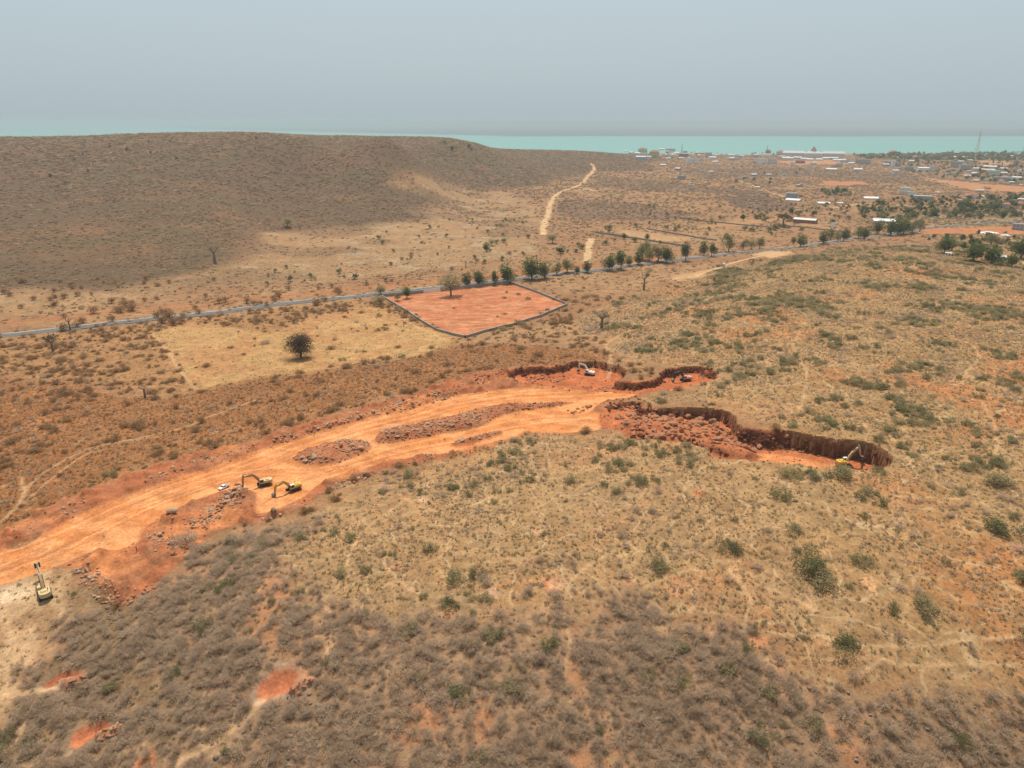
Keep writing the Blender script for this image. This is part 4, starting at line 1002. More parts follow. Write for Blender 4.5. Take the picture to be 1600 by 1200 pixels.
def lab_tw(u, v, k): return ('rusty' if k > 5 else 'leafless grey-brown') + ' bush ' + spot_tw(u, v)
keep = individuals(p, s, ix, TW, 'dry_bush', 'bush', lab_tw, lambda u, v, k: ('rusty' if k > 5 else 'grey') + ' bushes ' + spot_tw(u, v))
stuff('dry_brush', 'mass of leafless grey-brown brush on slopes and plain', p[keep], s[keep], ix[keep], TW)
# green scrub
p = sample(GN, 14000, 75, 1400, 4); s = sizes(len(p), .4, 2.2, 5); ix = np.random.default_rng(6).integers(0, len(GS), len(p))
GSALL = GS
def spot_gs(u, v):
    if v > 900: return 'in the lower brush left of the middle' if u < 800 else ('in the lower brush near the bottom right corner' if u > 1250 else 'in the lower brush right of the middle')
    if u > 1400: return 'near the right edge of the plateau'
    if v < 600: return 'on the hillside above the upper pits'
    if v < 735: return 'on the grassy rim around the long pit'
    return 'on the plateau below the long pit' if u > 950 else 'on the plateau below the lower road edge'
def lab_gs(u, v, k): return ('green leafy' if k in (1, 3) else 'dull olive') + ' shrub ' + spot_gs(u, v)
keep = individuals(p, s, ix, GS, 'green_shrub', 'shrub', lab_gs, lambda u, v, k: ('green' if k in (1, 3) else 'olive') + ' shrubs ' + spot_gs(u, v))
stuff('green_scrub', 'scattered green and olive scrub over the hillside', p[keep], s[keep], ix[keep], GS)
# tufts and knee-high shrubs
p = sample(TF, 170000, 75, 900, 7); s = sizes(len(p), .45, 1.7, 8); rg = np.random.default_rng(9)
fi_, fj_ = gidx(p[:, 0], p[:, 1]); isb = bil(brown, fi_, fj_) > .5
ix = np.where(isb, rg.choice([7, 7, 3, 7, 6], len(p)), rg.choice([0, 1, 2, 3, 4, 5, 6, 3, 6, 4], len(p)))
stuff('grass_tufts', 'dry grass tufts and knee-high shrubs', p, s, ix, TFM)
# brush of the far hill and the far plain: thinner with distance, clumps larger
lod = np.clip(620 / GR, 0, 1) ** 0.8
p = sample(BR * lod, 120000, 620, 4200, 10); rr = np.hypot(p[:, 0], p[:, 1]); s = sizes(len(p), .9, 1.8, 11) * np.clip(rr / 900, .9, 1.9)[:, None]; s[:, 2] *= .65
stuff('hill_brush', 'leafless brown brush covering the far hill and plain', p, s, np.random.default_rng(12).integers(0, len(HB), len(p)), HB)

# ---------------------------------------------------------------- boulders and rubble
def rock_mesh(name, mat, seed):
    rnd = random.Random(seed); bm = bmesh.new(); bmesh.ops.create_icosphere(bm, subdivisions=2, radius=1)
    ax = [Vector((rnd.gauss(0, 1), rnd.gauss(0, 1), rnd.gauss(0, 1))).normalized() for _ in range(9)]; lim = [rnd.uniform(.55, .9) for _ in ax]
    sc = Vector((rnd.uniform(.85, 1.25), rnd.uniform(.75, 1.05), rnd.uniform(.6, .85)))
    for v in bm.verts:
        for a, l_ in zip(ax, lim):                      # flat broken faces
            d = v.co.dot(a)
            if d > l_: v.co -= a * (d - l_)
        v.co += Vector((rnd.gauss(0, .035), rnd.gauss(0, .035), rnd.gauss(0, .035)))
        v.co = Vector((v.co.x * sc.x, v.co.y * sc.y, v.co.z * sc.z + .35))
    me = bpy.data.meshes.new(name); bm.to_mesh(me); bm.free(); me.materials.append(mat); return me
RK = [rock_mesh('boulder', M[m_], 200 + k) for k, m_ in enumerate(('rock', 'rock2', 'rock', 'rock4', 'rock2', 'rock', 'rock4', 'rock3', 'rock3'))]
RED_K, GREY_K, DARK_K = [0, 2, 3, 5, 6], [1, 4, 0, 2], [7, 8]
FIELDS = [  # outline, stones, radius range, kinds, place in words
 ([(965,648),(1010,641),(1120,649),(1158,674),(1195,694),(1175,706),(1112,701),(1060,688),(992,684),(968,668)], 280, .7, 1.9, RED_K, 'in the rubble under the long dark pit wall', 'boulders under the long pit wall'),
 ([(1205,680),(1235,683),(1240,692),(1210,697)], 16, .5, 1.3, RED_K, 'in the small heap on the pit floor', 'boulders on the pit floor'),
 ([(1235,698),(1262,697),(1266,707),(1238,708)], 12, .5, 1.0, RED_K, 'in the small heap on the pit floor', 'boulders on the pit floor'),
 ([(940,628),(1000,622),(1004,634),(960,640),(945,637)], 46, .6, 1.6, RED_K, 'on the spoil between the two quarry pits', 'boulders between the pits'),
 ([(820,590),(885,582),(890,590),(860,600),(838,607)], 70, .4, 1.1, RED_K, 'in the rubble left of the pale excavator', 'boulders by the upper pit'),
 ([(910,604),(955,601),(955,607),(918,609)], 26, .35, .9, RED_K, 'at the mouth of the upper pit', 'boulders by the upper pit'),
 ([(735,590),(800,577),(806,588),(750,603)], 70, .45, 1.1, RED_K, 'along the upper bank of the quarry road', 'boulders along the upper bank'),
 ([(560,650),(700,605),(720,612),(700,624),(600,652)], 150, .4, 1.0, GREY_K, 'along the upper bank of the quarry road', 'boulders along the upper bank'),
 ([(420,690),(560,645),(570,652),(480,676),(430,696)], 110, .4, 1.0, GREY_K, 'along the upper bank of the quarry road', 'boulders along the upper bank'),
 ([(225,740),(400,692),(405,702),(300,730),(240,748)], 70, .35, .8, GREY_K, 'along the upper bank of the quarry road', 'boulders along the upper bank'),
 ([(95,792),(130,775),(140,785),(100,805)], 20, .4, .8, GREY_K, 'along the upper bank of the quarry road', 'boulders along the upper bank'),
 ([(460,716),(480,710),(515,718),(510,724),(470,723)], 40, .45, 1.1, GREY_K, 'on the lens-shaped island of spoil in the road', 'boulders on the first spoil island'),
 ([(520,692),(572,687),(576,698),(560,708),(535,712)], 50, .45, 1.1, GREY_K, 'on the lens-shaped island of spoil in the road', 'boulders on the first spoil island'),
 ([(592,690),(600,674),(680,660),(745,644),(752,660),(700,673),(650,684)], 150, .45, 1.15, GREY_K, 'on the long spoil bank between the two road branches', 'boulders on the long spoil bank'),
 ([(770,634),(890,625),(860,633),(800,640)], 40, .35, .8, RED_K, 'on the long spoil bank between the two road branches', 'boulders on the long spoil bank'),
 ([(707,694),(730,684),(775,674),(780,677),(737,689)], 34, .4, .9, GREY_K, 'on the thin spoil strip in the lower road branch', 'boulders on the thin spoil strip'),
 ([(885,640),(925,632),(922,640),(895,648)], 20, .5, 1.1, RED_K, 'at the road end of the lower pit', 'boulders at the pit entrance'),
 ([(505,762),(590,734),(600,727),(620,726),(590,742),(510,770)], 40, .4, 1.0, GREY_K, 'along the lower edge of the quarry road', 'boulders along the lower edge'),
 ([(630,718),(720,702),(800,684),(805,690),(720,712),(640,724)], 60, .35, .8, GREY_K, 'along the lower edge of the quarry road', 'boulders along the lower edge'),
 ([(400,806),(440,794),(476,780),(484,786),(440,806),(404,816)], 24, .4, .9, GREY_K, 'along the lower edge of the quarry road', 'boulders along the lower edge'),
 ([(295,815),(320,795),(345,775),(372,764),(396,760),(382,778),(350,800),(335,818),(300,825)], 190, .4, 1.0, GREY_K, 'in the grey-brown heap below the white pickup', 'boulders in the heap below the pickup'),
 ([(228,832),(262,838),(292,852),(296,866),(262,862),(240,860)], 54, .4, .9, GREY_K, 'in the rubble at the dug bank left of the heap', 'boulders at the dug bank'),
 ([(112,888),(150,882),(172,905),(192,935),(180,950),(150,940),(122,912)], 130, .3, .8, GREY_K, 'in the rubble beside the lone ochre excavator', 'boulders beside the lone excavator'),
 ([(170,938),(215,925),(250,905),(262,905),(240,925),(188,952)], 40, .35, .7, RED_K, 'along the bottom of the red scraped bowl', 'boulders along the red bowl'),
 ([(300,1140),(480,1080),(560,1110),(600,1170),(420,1200),(320,1200)], 60, .3, .75, DARK_K, 'dark among the brush near the bottom', 'dark stones in the brush'),
 ([(150,940),(190,960),(190,980),(160,975)], 14, .3, .6, DARK_K, 'dark among the brush near the bottom', 'dark stones in the brush'),
 ([(1180,1060),(1600,1090),(1600,1200),(1150,1200)], 60, .25, .6, DARK_K, 'dark among the brush near the bottom', 'dark stones in the brush'),
 ([(100,1066),(135,1058),(138,1066),(105,1080)], 26, .25, .6, RED_K, 'on the low ridge beside a small red scoop', 'boulders on the scoop ridges'),
 ([(150,1150),(190,1134),(192,1144),(160,1160)], 24, .25, .6, RED_K, 'on the low ridge beside a small red scoop', 'boulders on the scoop ridges'),
 ([(450,1082),(490,1058),(492,1068),(460,1092)], 26, .25, .6, RED_K, 'on the low ridge beside a small red scoop', 'boulders on the scoop ridges'),
 ([(395,1110),(440,1095),(445,1108),(410,1120)], 16, .3, .6, DARK_K, 'on the low ridge beside a small red scoop', 'boulders on the scoop ridges'),
]
RP, RS, RI, RF = [], [], [], []
rg = np.random.default_rng(77)
for fi, (pts, n, lo, hi, kinds, where, grp) in enumerate(FIELDS):
    q = poly(pts); a, b = q.min(0), q.max(0); got = 0; tries = 0
    while got < n and tries < 40:
        tries += 1
        c = a + (b - a) * rg.random((n * 4, 2)); c = c[inside(c[:, 0], c[:, 1], q)][: n - got]
        k = len(c)
        if not k: continue
        z = gz(c[:, 0], c[:, 1]); r_ = lo + (hi - lo) * rg.random(k) ** 2.2
        RP.append(np.stack([c[:, 0], c[:, 1], z - r_ * .12], 1)); RS.append(np.stack([r_ * rg.uniform(.85, 1.15, k), r_ * rg.uniform(.85, 1.15, k), r_ * rg.uniform(.8, 1.1, k)], 1))
        RI.append(rg.choice(kinds, k)); RF.append(np.full(k, fi)); got += k
RP = np.concatenate(RP); RS = np.concatenate(RS); RI = np.concatenate(RI); RF = np.concatenate(RF)
u_, v_, f_px = pixel(RP); app = RS[:, 0] / f_px; top = np.argsort(-app)[:296]; keep = np.ones(len(RP), bool)
TONE = {0: 'red-dusted', 2: 'red-dusted', 5: 'red-dusted', 3: 'deep red', 6: 'deep red', 1: 'grey-brown', 4: 'grey-brown', 7: 'dark grey', 8: 'dark grey'}
for i in top:
    k = int(RI[i]); w_ = FIELDS[RF[i]][5].replace('dark among', 'among'); big = 'large' if RS[i, 0] > .95 else 'small'
    o = link('boulder', RK[k]); o.location = RP[i]; o.scale = RS[i]; o.rotation_euler = (rg.normal() * .3, rg.normal() * .3, rg.random() * 6.28)
    tag(o, '%s %s boulder %s' % (big, TONE[k], w_), 'boulder', '%s %s %s' % (big, TONE[k], FIELDS[RF[i]][6])); keep[i] = False
# finer rubble over all the dug ground
p2 = sample(mR * (1 - mHc) * 0.16 * (fbm(GX, GY, 9, 2, 61) > .5) + mI * .6 + mPE * .10 + mPN * .05 * (1 - mHc) + mG * .6, 9000, 75, 520, 41)
s2 = sizes(len(p2), .12, .5, 42)
# clods and stones sticking out of the cut faces
fp = sample(face * .8, 2600, 75, 520, 44); fs_ = sizes(len(fp), .25, 1.0, 45, .4)
stuff('earth_clods', 'dark clay clods and stones sticking out of the pit faces', fp, fs_, np.random.default_rng(46).choice([0, 1, 2], len(fp)), [rock_mesh('clod', M['clod'], 220 + k) for k in range(3)], .6)
stuff('rubble', 'broken stones scattered over the dug red earth', np.concatenate([RP[keep], p2]), np.concatenate([RS[keep], s2]), np.concatenate([RI[keep], np.random.default_rng(43).choice([0, 1, 2, 3, 4, 5], len(p2))]), RK, .3)
for u, v, r_, k, lab in ((270, 800, 1.5, 1, 'big lone square boulder at the edge of the haul road'), (428, 797, .95, 4, 'big rounded boulder below the yellow excavator'), (371, 757, .8, 1, 'pale grey stone beside the white pickup')):
    o = link('boulder', RK[k]); o.location = at(u, v); o.scale = (r_ * 1.1, r_, r_ * 1.15); o.rotation_euler = (0, 0, .5); tag(o, lab, 'boulder')

# ---------------------------------------------------------------- excavators
def excavator(p, heading, label, paint, P_boom, P_tip, P_end, bucket_a, scale=1.0, arm=None):
    """x forward. P_* are side-view points (x, z): boom knee, boom tip, stick end"""
    root = thing('excavator', p, heading, label, 'excavator', 'excavators in the quarry', scale)
    pm = M[paint]; am = M[arm or paint]
    for s in (-1, 1):
        n = 10; pr = [(2.0 + .45 * math.sin(math.pi * k / n), .5 - .48 * math.cos(math.pi * k / n)) for k in range(n + 1)] + [(-2.0 - .45 * math.sin(math.pi * k / n), .5 + .48 * math.cos(math.pi * k / n)) for k in range(n + 1)]
        tr = MB().prism(pr, s * 1.3 - .32, s * 1.3 + .32).build('track', M['black'], root)
        for x in (-2.0, 2.0): MB().tube([(x, s * 1.66 - s * .05, .5), (x, s * 1.72, .5)], .33, 10).build('sprocket', M['steel'], tr)
        g = MB()
        for k in range(15): x = -2.1 + k * .3; g.box(x, x + .16, s * 1.3 - .34, s * 1.3 + .34, .97, 1.03)
        g.build('track_shoes', M['steel'], tr)
    MB().tbox((-1.5, 1.5, -1.0, 1.0), (-1.1, 1.1, -.9, .9), .35, .95).build('undercarriage', M['black'], root)
    MB().tube([(0, 0, .9), (0, 0, 1.2)], .85, 14).build('turntable', M['black'], root)
    MB().box(-2.6, 1.45, -1.4, 1.4, 1.2, 1.42).build('deck', M['black'], root)
    MB().tbox((-2.2, .1, -1.42, 1.42), (-2.15, 0.0, -1.36, 1.36), 1.42, 2.35).build('engine_house', pm, root)
    MB().tbox((-1.9, -.5, -.9, .9), (-1.75, -.65, -.75, .75), 2.35, 2.58).build('engine_hood', pm, root)
    cw = [(-2.2 - .9 * math.cos(a), 1.42 * math.sin(a)) for a in [(-.5 + k / 8) * math.pi for k in range(9)]]
    mb = MB(); n = len(cw); mb.add([(x, y, 1.15) for x, y in cw] + [(x * .985, y * .97, 2.3) for x, y in cw], [tuple(range(n)), tuple(range(2 * n - 1, n - 1, -1))] + [(i, (i + 1) % n, (i + 1) % n + n, i + n) for i in range(n)])
    mb.build('counterweight', pm, root)
    cab = MB().tbox((.05, 1.75, .45, 1.42), (.1, 1.45, .5, 1.38), 1.42, 2.95).build('cab', pm, root)
    MB().add([(1.70, .52, 1.75), (1.70, 1.34, 1.75), (1.49, 1.32, 2.85), (1.49, .56, 2.85)], [(0, 1, 2, 3)]).build('windscreen', M['glass'], cab)
    for y, e in ((1.425, .02), (.445, -.02)): MB().add([(.3, y + e * .6, 1.85), (1.5, y + e * .6, 1.85), (1.35, y * 1.0 + e * -.5, 2.8), (.3, y + e * -.5, 2.8)], [(0, 1, 2, 3)]).build('side_window', M['glass'], cab)
    MB().tbox((.05, 1.5, .5, 1.38), (.12, 1.42, .56, 1.32), 2.95, 3.03).build('cab_roof', M['white'] if paint in ('pale', 'yellow') else pm, cab)
    MB().tbox((.15, 1.45, -1.4, -.55), (.2, 1.4, -1.35, -.6), 1.42, 2.0).build('tool_box', pm, root)
    MB().tube([(-1.2, -.9, 2.4), (-1.2, -.9, 3.1)], .09, 7).build('exhaust', M['black'], root)
    A = Vector((.75, 0, 1.75)); B = Vector((P_boom[0], 0, P_boom[1])); T = Vector((P_tip[0], 0, P_tip[1])); E = Vector((P_end[0], 0, P_end[1]))
    def beam(name, pts, hs, w, mat):
        top, bot = [], []
        for i, q in enumerate(pts):
            d = (pts[min(i + 1, len(pts) - 1)] - pts[max(i - 1, 0)]).normalized(); nrm = Vector((-d.z, 0, d.x))
            top.append(((q + nrm * hs[i]).x, (q + nrm * hs[i]).z)); bot.append(((q - nrm * hs[i]).x, (q - nrm * hs[i]).z))
        MB().prism(top + bot[::-1], -w, w).build(name, mat, root)
    beam('boom', [A, A.lerp(B, .55) + Vector((-.12, 0, .1)), B, B.lerp(T, .5), T], [.26, .40, .46, .38, .2], .27, am)
    dE = (E - T).normalized(); back = T - dE * .9
    beam('stick', [back, T, T.lerp(E, .5), E], [.2, .40, .28, .16], .22, am)
    MB().tube([A + Vector((.75, .42, -.15)), B + Vector((.1, .42, -.1))], .11, 7).build('boom_cylinder', M['steel'], root)
    MB().tube([A + Vector((.75, -.42, -.15)), B + Vector((.1, -.42, -.1))], .11, 7).build('boom_cylinder', M['steel'], root)
    MB().tube([B + Vector((.1, 0, .55)), back + Vector((0, 0, .12))], .12, 7).build('stick_cylinder', M['steel'], root)
    nE = Vector((-dE.z, 0, dE.x))
    if nE.x < 0: nE = -nE
    MB().tube([T + nE * .42 + dE * .2, E + nE * .32 - dE * .35], .1, 7).build('bucket_cylinder', M['steel'], root)
    ca, sa = math.cos(bucket_a), math.sin(bucket_a)
    prof = [(0, .15), (.55, .1), (.95, -.25), (1.05, -.75), (.8, -1.15), (.35, -1.35), (-.25, -1.3), (.2, -1.12), (.62, -.95), (.8, -.65), (.72, -.3), (.45, -.08), (-.05, -.05)]
    prof = [(E.x + (x * ca - z * sa), E.z + (x * sa + z * ca)) for x, z in prof]
    bk = MB().prism(prof, -.68, .68).build('bucket', M['steel'], root)
    side = [(0, .15), (.55, .1), (.95, -.25), (1.05, -.75), (.8, -1.15), (.35, -1.35), (-.2, -1.28)]
    side = [(E.x + (x * ca - z * sa), E.z + (x * sa + z * ca)) for x, z in side]
    for y in (-.72, .68): MB().prism(side, y, y + .05).build('bucket_side', M['steel'], bk)
    return root
def aim(a, b): return math.atan2(b.y - a.y, b.x - a.x)
pA, pB, pC, pD, pE_, pF = at(413, 758), at(459, 766), at(71, 931), at(921, 586), at(1071, 595), at(1318, 728)
excavator(pA, aim(pA, at(384, 764)), 'ochre excavator with brown arm, bucket down at the rubble heap', 'cream', (3.4, 5.0), (6.9, 4.9), (7.2, 1.6), .3, 1.0, 'tan')
excavator(pB, aim(pB, at(428, 776)), 'yellow excavator parked in front of the brown-armed one, bucket on the ground', 'yellow', (3.3, 4.6), (6.5, 3.9), (7.0, 1.3), .3)
excavator(pC, aim(pC, at(64, 905)), 'dusty ochre excavator seen from behind, alone at the left edge', 'cream', (3.2, 5.0), (6.8, 6.6), (9.8, 5.2), -.3, 1.05)
excavator(pD, aim(pD, at(905, 583)) , 'pale excavator digging in the upper left pit', 'pale', (3.2, 4.9), (6.6, 5.1), (6.6, 1.7), .2)
excavator(pE_, aim(pE_, at(1040, 596)), 'dusty reddish excavator with black tracks in the upper right pit', 'pink', (3.2, 4.6), (6.4, 4.0), (6.2, 1.2), .3, 1.0, 'black')
excavator(Vector((pF.x, pF.y, float(gz(pF.x, pF.y)))), aim(pF, at(1350, 722)), 'excavator with arm raised in the shaded end of the long pit', 'yellow', (2.6, 5.2), (5.0, 7.4), (6.4, 3.4), .3, 1.0, 'cream')

# ---------------------------------------------------------------- vehicles
def wheel(root, x, y, r_):
    w = MB().tube([(x, y - .11, r_), (x, y + .11, r_)], r_, 14).build('wheel', M['rubber'], root)
    MB().tube([(x, y - .125, r_), (x, y + .125, r_)], r_ * .55, 10).build('rim', M['steel'], w)
def pickup():
    a = at(350, 763); root = thing('pickup', a, aim(at(357, 761), at(341, 768)), 'white pickup parked at the rubble heap beside the haul road', 'pickup', None, .8)
    MB().prism([(-2.6, .45), (2.55, .45), (2.65, .75), (2.55, 1.0), (1.1, 1.1), (-2.65, 1.1)], -.88, .88).build('body', M['white'], root)
    cab = MB().tbox((-.75, 1.25, -.86, .86), (-.55, .55, -.72, .72), 1.1, 1.78).build('cab', M['white'], root)
    MB().add([(1.20, -.72, 1.16), (1.20, .72, 1.16), (.66, .62, 1.7), (.66, -.62, 1.7)], [(0, 1, 2, 3)]).build('windscreen', M['glass'], cab)
    MB().add([(-.78, -.7, 1.2), (-.78, .7, 1.2), (-.63, .6, 1.68), (-.63, -.6, 1.68)], [(0, 1, 2, 3)]).build('rear_window', M['glass'], cab)
    for s in (-1, 1): MB().add([(-.55, s * .865, 1.2), (.9, s * .865, 1.2), (.5, s * .76, 1.7), (-.45, s * .76, 1.7)], [(0, 1, 2, 3)]).build('side_window', M['glass'], cab)
    MB().box(-2.5, -.9, -.72, .72, 1.07, 1.12).build('cargo_bed', M['grey'], root)
    for s in (-1, 1): MB().box(-2.6, -.85, s * .84 - .05, s * .84 + .05, 1.08, 1.32).build('bed_side', M['white'], root)
    MB().box(-2.68, -2.6, -.84, .84, .8, 1.32).build('tailgate', M['white'], root)
    for s in (-1, 1): MB().box(2.6, 2.68, s * .62 - .16, s * .62 + .16, .78, .95).build('headlight', M['glass'], root)
    MB().box(2.6, 2.75, -.85, .85, .48, .66).build('bumper', M['steel'], root)
    for x in (-1.6, 1.65):
        for y in (-.84, .84): wheel(root, x, y, .38)
pickup()
def truck():
    a, b = at(1119, 417), at(1133, 415); root = thing('truck', at(1126, 416.5), aim(a, b), 'parked truck with white cab and long grey bed below the road', 'truck', None, 1.0)
    cab = MB().tbox((2.6, 4.5, -1.2, 1.2), (2.65, 4.2, -1.15, 1.15), .8, 3.0).build('cab', M['white'], root)
    MB().add([(4.5, -1.0, 1.8), (4.5, 1.0, 1.8), (4.29, .95, 2.8), (4.29, -.95, 2.8)], [(0, 1, 2, 3)]).build('windscreen', M['glass'], cab)
    MB().box(-4.8, 2.4, -1.25, 1.25, 1.0, 1.3).build('bed', M['grey'], root)
    for s in (-1, 1): MB().box(-4.8, 2.4, s * 1.22 - .04, s * 1.22 + .04, 1.3, 2.0).build('bed_side', M['concrete'], root)
    MB().box(-4.9, -4.8, -1.2, 1.2, .9, 2.0).build('tailgate', M['rock4'], root)
    MB().box(-4.5, 4.2, -.4, .4, .6, .95).build('chassis', M['black'], root)
    for x in (-3.6, -2.4, 3.5):
        for y in (-1.1, 1.1): wheel(root, x, y, .5)
truck()

# ---------------------------------------------------------------- people
def person(p, label, face, shirt, trousers):
    J = {'pel': (0, 0, .92), 'sp': (0, .01, 1.15), 'ch': (0, .01, 1.36), 'nk': (0, 0, 1.5), 'hd': (0, .02, 1.60), 'ht': (0, .02, 1.72),
         'sl': (.18, 0, 1.42), 'el': (.24, .02, 1.14), 'wl': (.24, .08, .90), 'hl': (.24, .10, .80), 'sr': (-.18, 0, 1.42), 'er': (-.24, .02, 1.14), 'wr': (-.24, .08, .90), 'hr': (-.24, .10, .80),
         'pl': (.10, 0, .88), 'kl': (.12, .02, .48), 'al': (.13, -.01, .09), 'tl': (.14, .16, .03), 'pr': (-.10, 0, .88), 'kr': (-.12, .02, .48), 'ar': (-.13, -.01, .09), 'tr': (-.14, .16, .03)}
    rad = dict(pel=.14, sp=.13, ch=.15, nk=.055, hd=.095, ht=.075, sl=.07, el=.045, wl=.033, hl=.035, sr=.07, er=.045, wr=.033, hr=.035, pl=.10, kl=.065, al=.045, tl=.035, pr=.10, kr=.065, ar=.045, tr=.035)
    ed = 'pel-sp sp-ch ch-nk nk-hd hd-ht ch-sl sl-el el-wl wl-hl ch-sr sr-er er-wr wr-hr pel-pl pl-kl kl-al al-tl pel-pr pr-kr kr-ar ar-tr'.split()
    ks = list(J); me = bpy.data.meshes.new('person'); me.from_pydata([J[k] for k in ks], [tuple(ks.index(q) for q in e.split('-')) for e in ed], [])
    o = link('person', me); o.location = p; o.rotation_euler = (0, 0, face)
    md = o.modifiers.new('skin', 'SKIN'); md.use_smooth_shade = True
    for i, k in enumerate(ks): me.skin_vertices[0].data[i].radius = (rad[k], rad[k])
    me.skin_vertices[0].data[0].use_root = True
    sb = o.modifiers.new('sub', 'SUBSURF'); sb.levels = 1; sb.render_levels = 1
    m, t, n, l = new_mat('clothed_figure')
    om = n.new('ShaderNodeOutputMaterial'); b = n.new('ShaderNodeBsdfPrincipled'); tc = n.new('ShaderNodeTexCoord'); sx = n.new('ShaderNodeSeparateXYZ'); cr = n.new('ShaderNodeValToRGB'); mr = n.new('ShaderNodeMath'); mr.operation = 'DIVIDE'; mr.inputs[1].default_value = 1.8
    l.new(tc.outputs['Object'], sx.inputs[0]); l.new(sx.outputs['Z'], mr.inputs[0]); l.new(mr.outputs[0], cr.inputs[0]); l.new(cr.outputs[0], b.inputs['Base Color']); l.new(b.outputs[0], om.inputs[0])
    cr.color_ramp.interpolation = 'CONSTANT'; e = cr.color_ramp.elements; e[0].color = (*trousers, 1); e[1].position = .54; e[1].color = (*shirt, 1)
    x = e.new(.84); x.color = (.10, .05, .03, 1); x = e.new(.93); x.color = (.01, .01, .01, 1)
    me.materials.append(m); tag(o, label, 'person'); o['kind'] = 'thing'
person(at(214, 861), 'person in dark clothes standing on the edge of the haul road', 2.5, (.06, .04, .04), (.04, .035, .04))
person(at(890, 611), 'person in a white shirt standing below the upper pit', 1.0, (.6, .58, .55), (.05, .045, .05))

# ---------------------------------------------------------------- houses of the coastal town
PAINT = {'white': (.72, .71, .67), 'grey': (.34, .34, .34), 'pale': (.58, .55, .50), 'pinkish': (.55, .40, .35), 'tan': (.50, .37, .22), 'yellow': (.58, .43, .18), 'brick': (.32, .13, .085), 'green': (.48, .56, .46), 'bluish': (.42, .48, .55)}
HM = {k: plain('plaster_' + k, c, .85, 0, .12, .25) for k, c in PAINT.items()}
ROOFM = {'flat': plain('flat_roof_screed', (.50, .47, .43), .9, 0, .15, .2), 'metal': plain('pale_metal_roof', (.50, .48, .45), .5, .2, .12, .2), 'thatch': plain('thatch', (.30, .21, .11), .95, 0, .2, .5), 'tile': plain('clay_tile_roof', (.40, .15, .09), .9, 0, .15, .4), 'white': plain('white_roof_sheet', (.62, .61, .58), .6, 0, .04, .2)}
def far_scale(p): return (Vector((0, 0, CAM_Z)) - p).length / FPX
def house(u, v, wpx, hpx, paint, roof, label, storeys=1, turn=0.0, depth=.75, name='house'):
    p = at(u, v); k = far_scale(p); w = wpx * k; h = max(hpx * k * .8, 2.4); w *= .88; d = min(max(w * depth, 4), 20)
    face = math.atan2(p.y, p.x) - math.pi / 2 + turn                    # front looks back along the valley
    root = thing(name, p, face, label, 'house' if name == 'house' else name.replace('_', ' '), 'houses of the coastal town' if name == 'house' else None)
    MB().box(-w / 2, w / 2, -d / 2, d / 2, -1.5, h).build('wall', HM[paint], root)
    if roof == 'flat':
        rf = MB().box(-w / 2 - .15, w / 2 + .15, -d / 2 - .15, d / 2 + .15, h, h + .25).build('roof', ROOFM['flat'], root)
        mb = MB()
        for a in ((-w / 2, w / 2, -d / 2, -d / 2 + .2), (-w / 2, w / 2, d / 2 - .2, d / 2), (-w / 2, -w / 2 + .2, -d / 2 + .2, d / 2 - .2), (w / 2 - .2, w / 2, -d / 2 + .2, d / 2 - .2)): mb.box(*a, h + .25, h + .85)
        mb.build('parapet', HM[paint], rf)
    elif roof == 'thatch' or roof == 'tile':
        MB().tbox((-w / 2 - .6, w / 2 + .6, -d / 2 - .6, d / 2 + .6), (-w / 2 * .45, w / 2 * .45, -.2, .2), h, h + min(w, d) * .38).build('roof', ROOFM[roof], root)
    else:
        e = .5; rise = d * .13
        MB().add([(-w / 2 - e, -d / 2 - e, h), (w / 2 + e, -d / 2 - e, h), (w / 2 + e, 0, h + rise), (-w / 2 - e, 0, h + rise), (w / 2 + e, d / 2 + e, h), (-w / 2 - e, d / 2 + e, h)], [(0, 1, 2, 3), (3, 2, 4, 5), (0, 3, 5), (1, 4, 2), (0, 5, 4, 1)]).build('roof', ROOFM[roof], root)
    n = max(2, int(w / 4.0)); sh = h / storeys
    for s in range(storeys):
        for i in range(n):
            x = -w / 2 + w * (i + .5) / n; z0 = s * sh + sh * .32
            if s == 0 and i == n // 2:
                MB().box(x - .5, x + .5, -d / 2 - .03, -d / 2 + .05, 0, 2.1).build('door', M['bark'], root)
            else:
                MB().box(x - .6, x + .6, -d / 2 - .03, -d / 2 + .05, z0, z0 + min(1.3, sh * .45)).build('window', M['glass'], root)
    return root
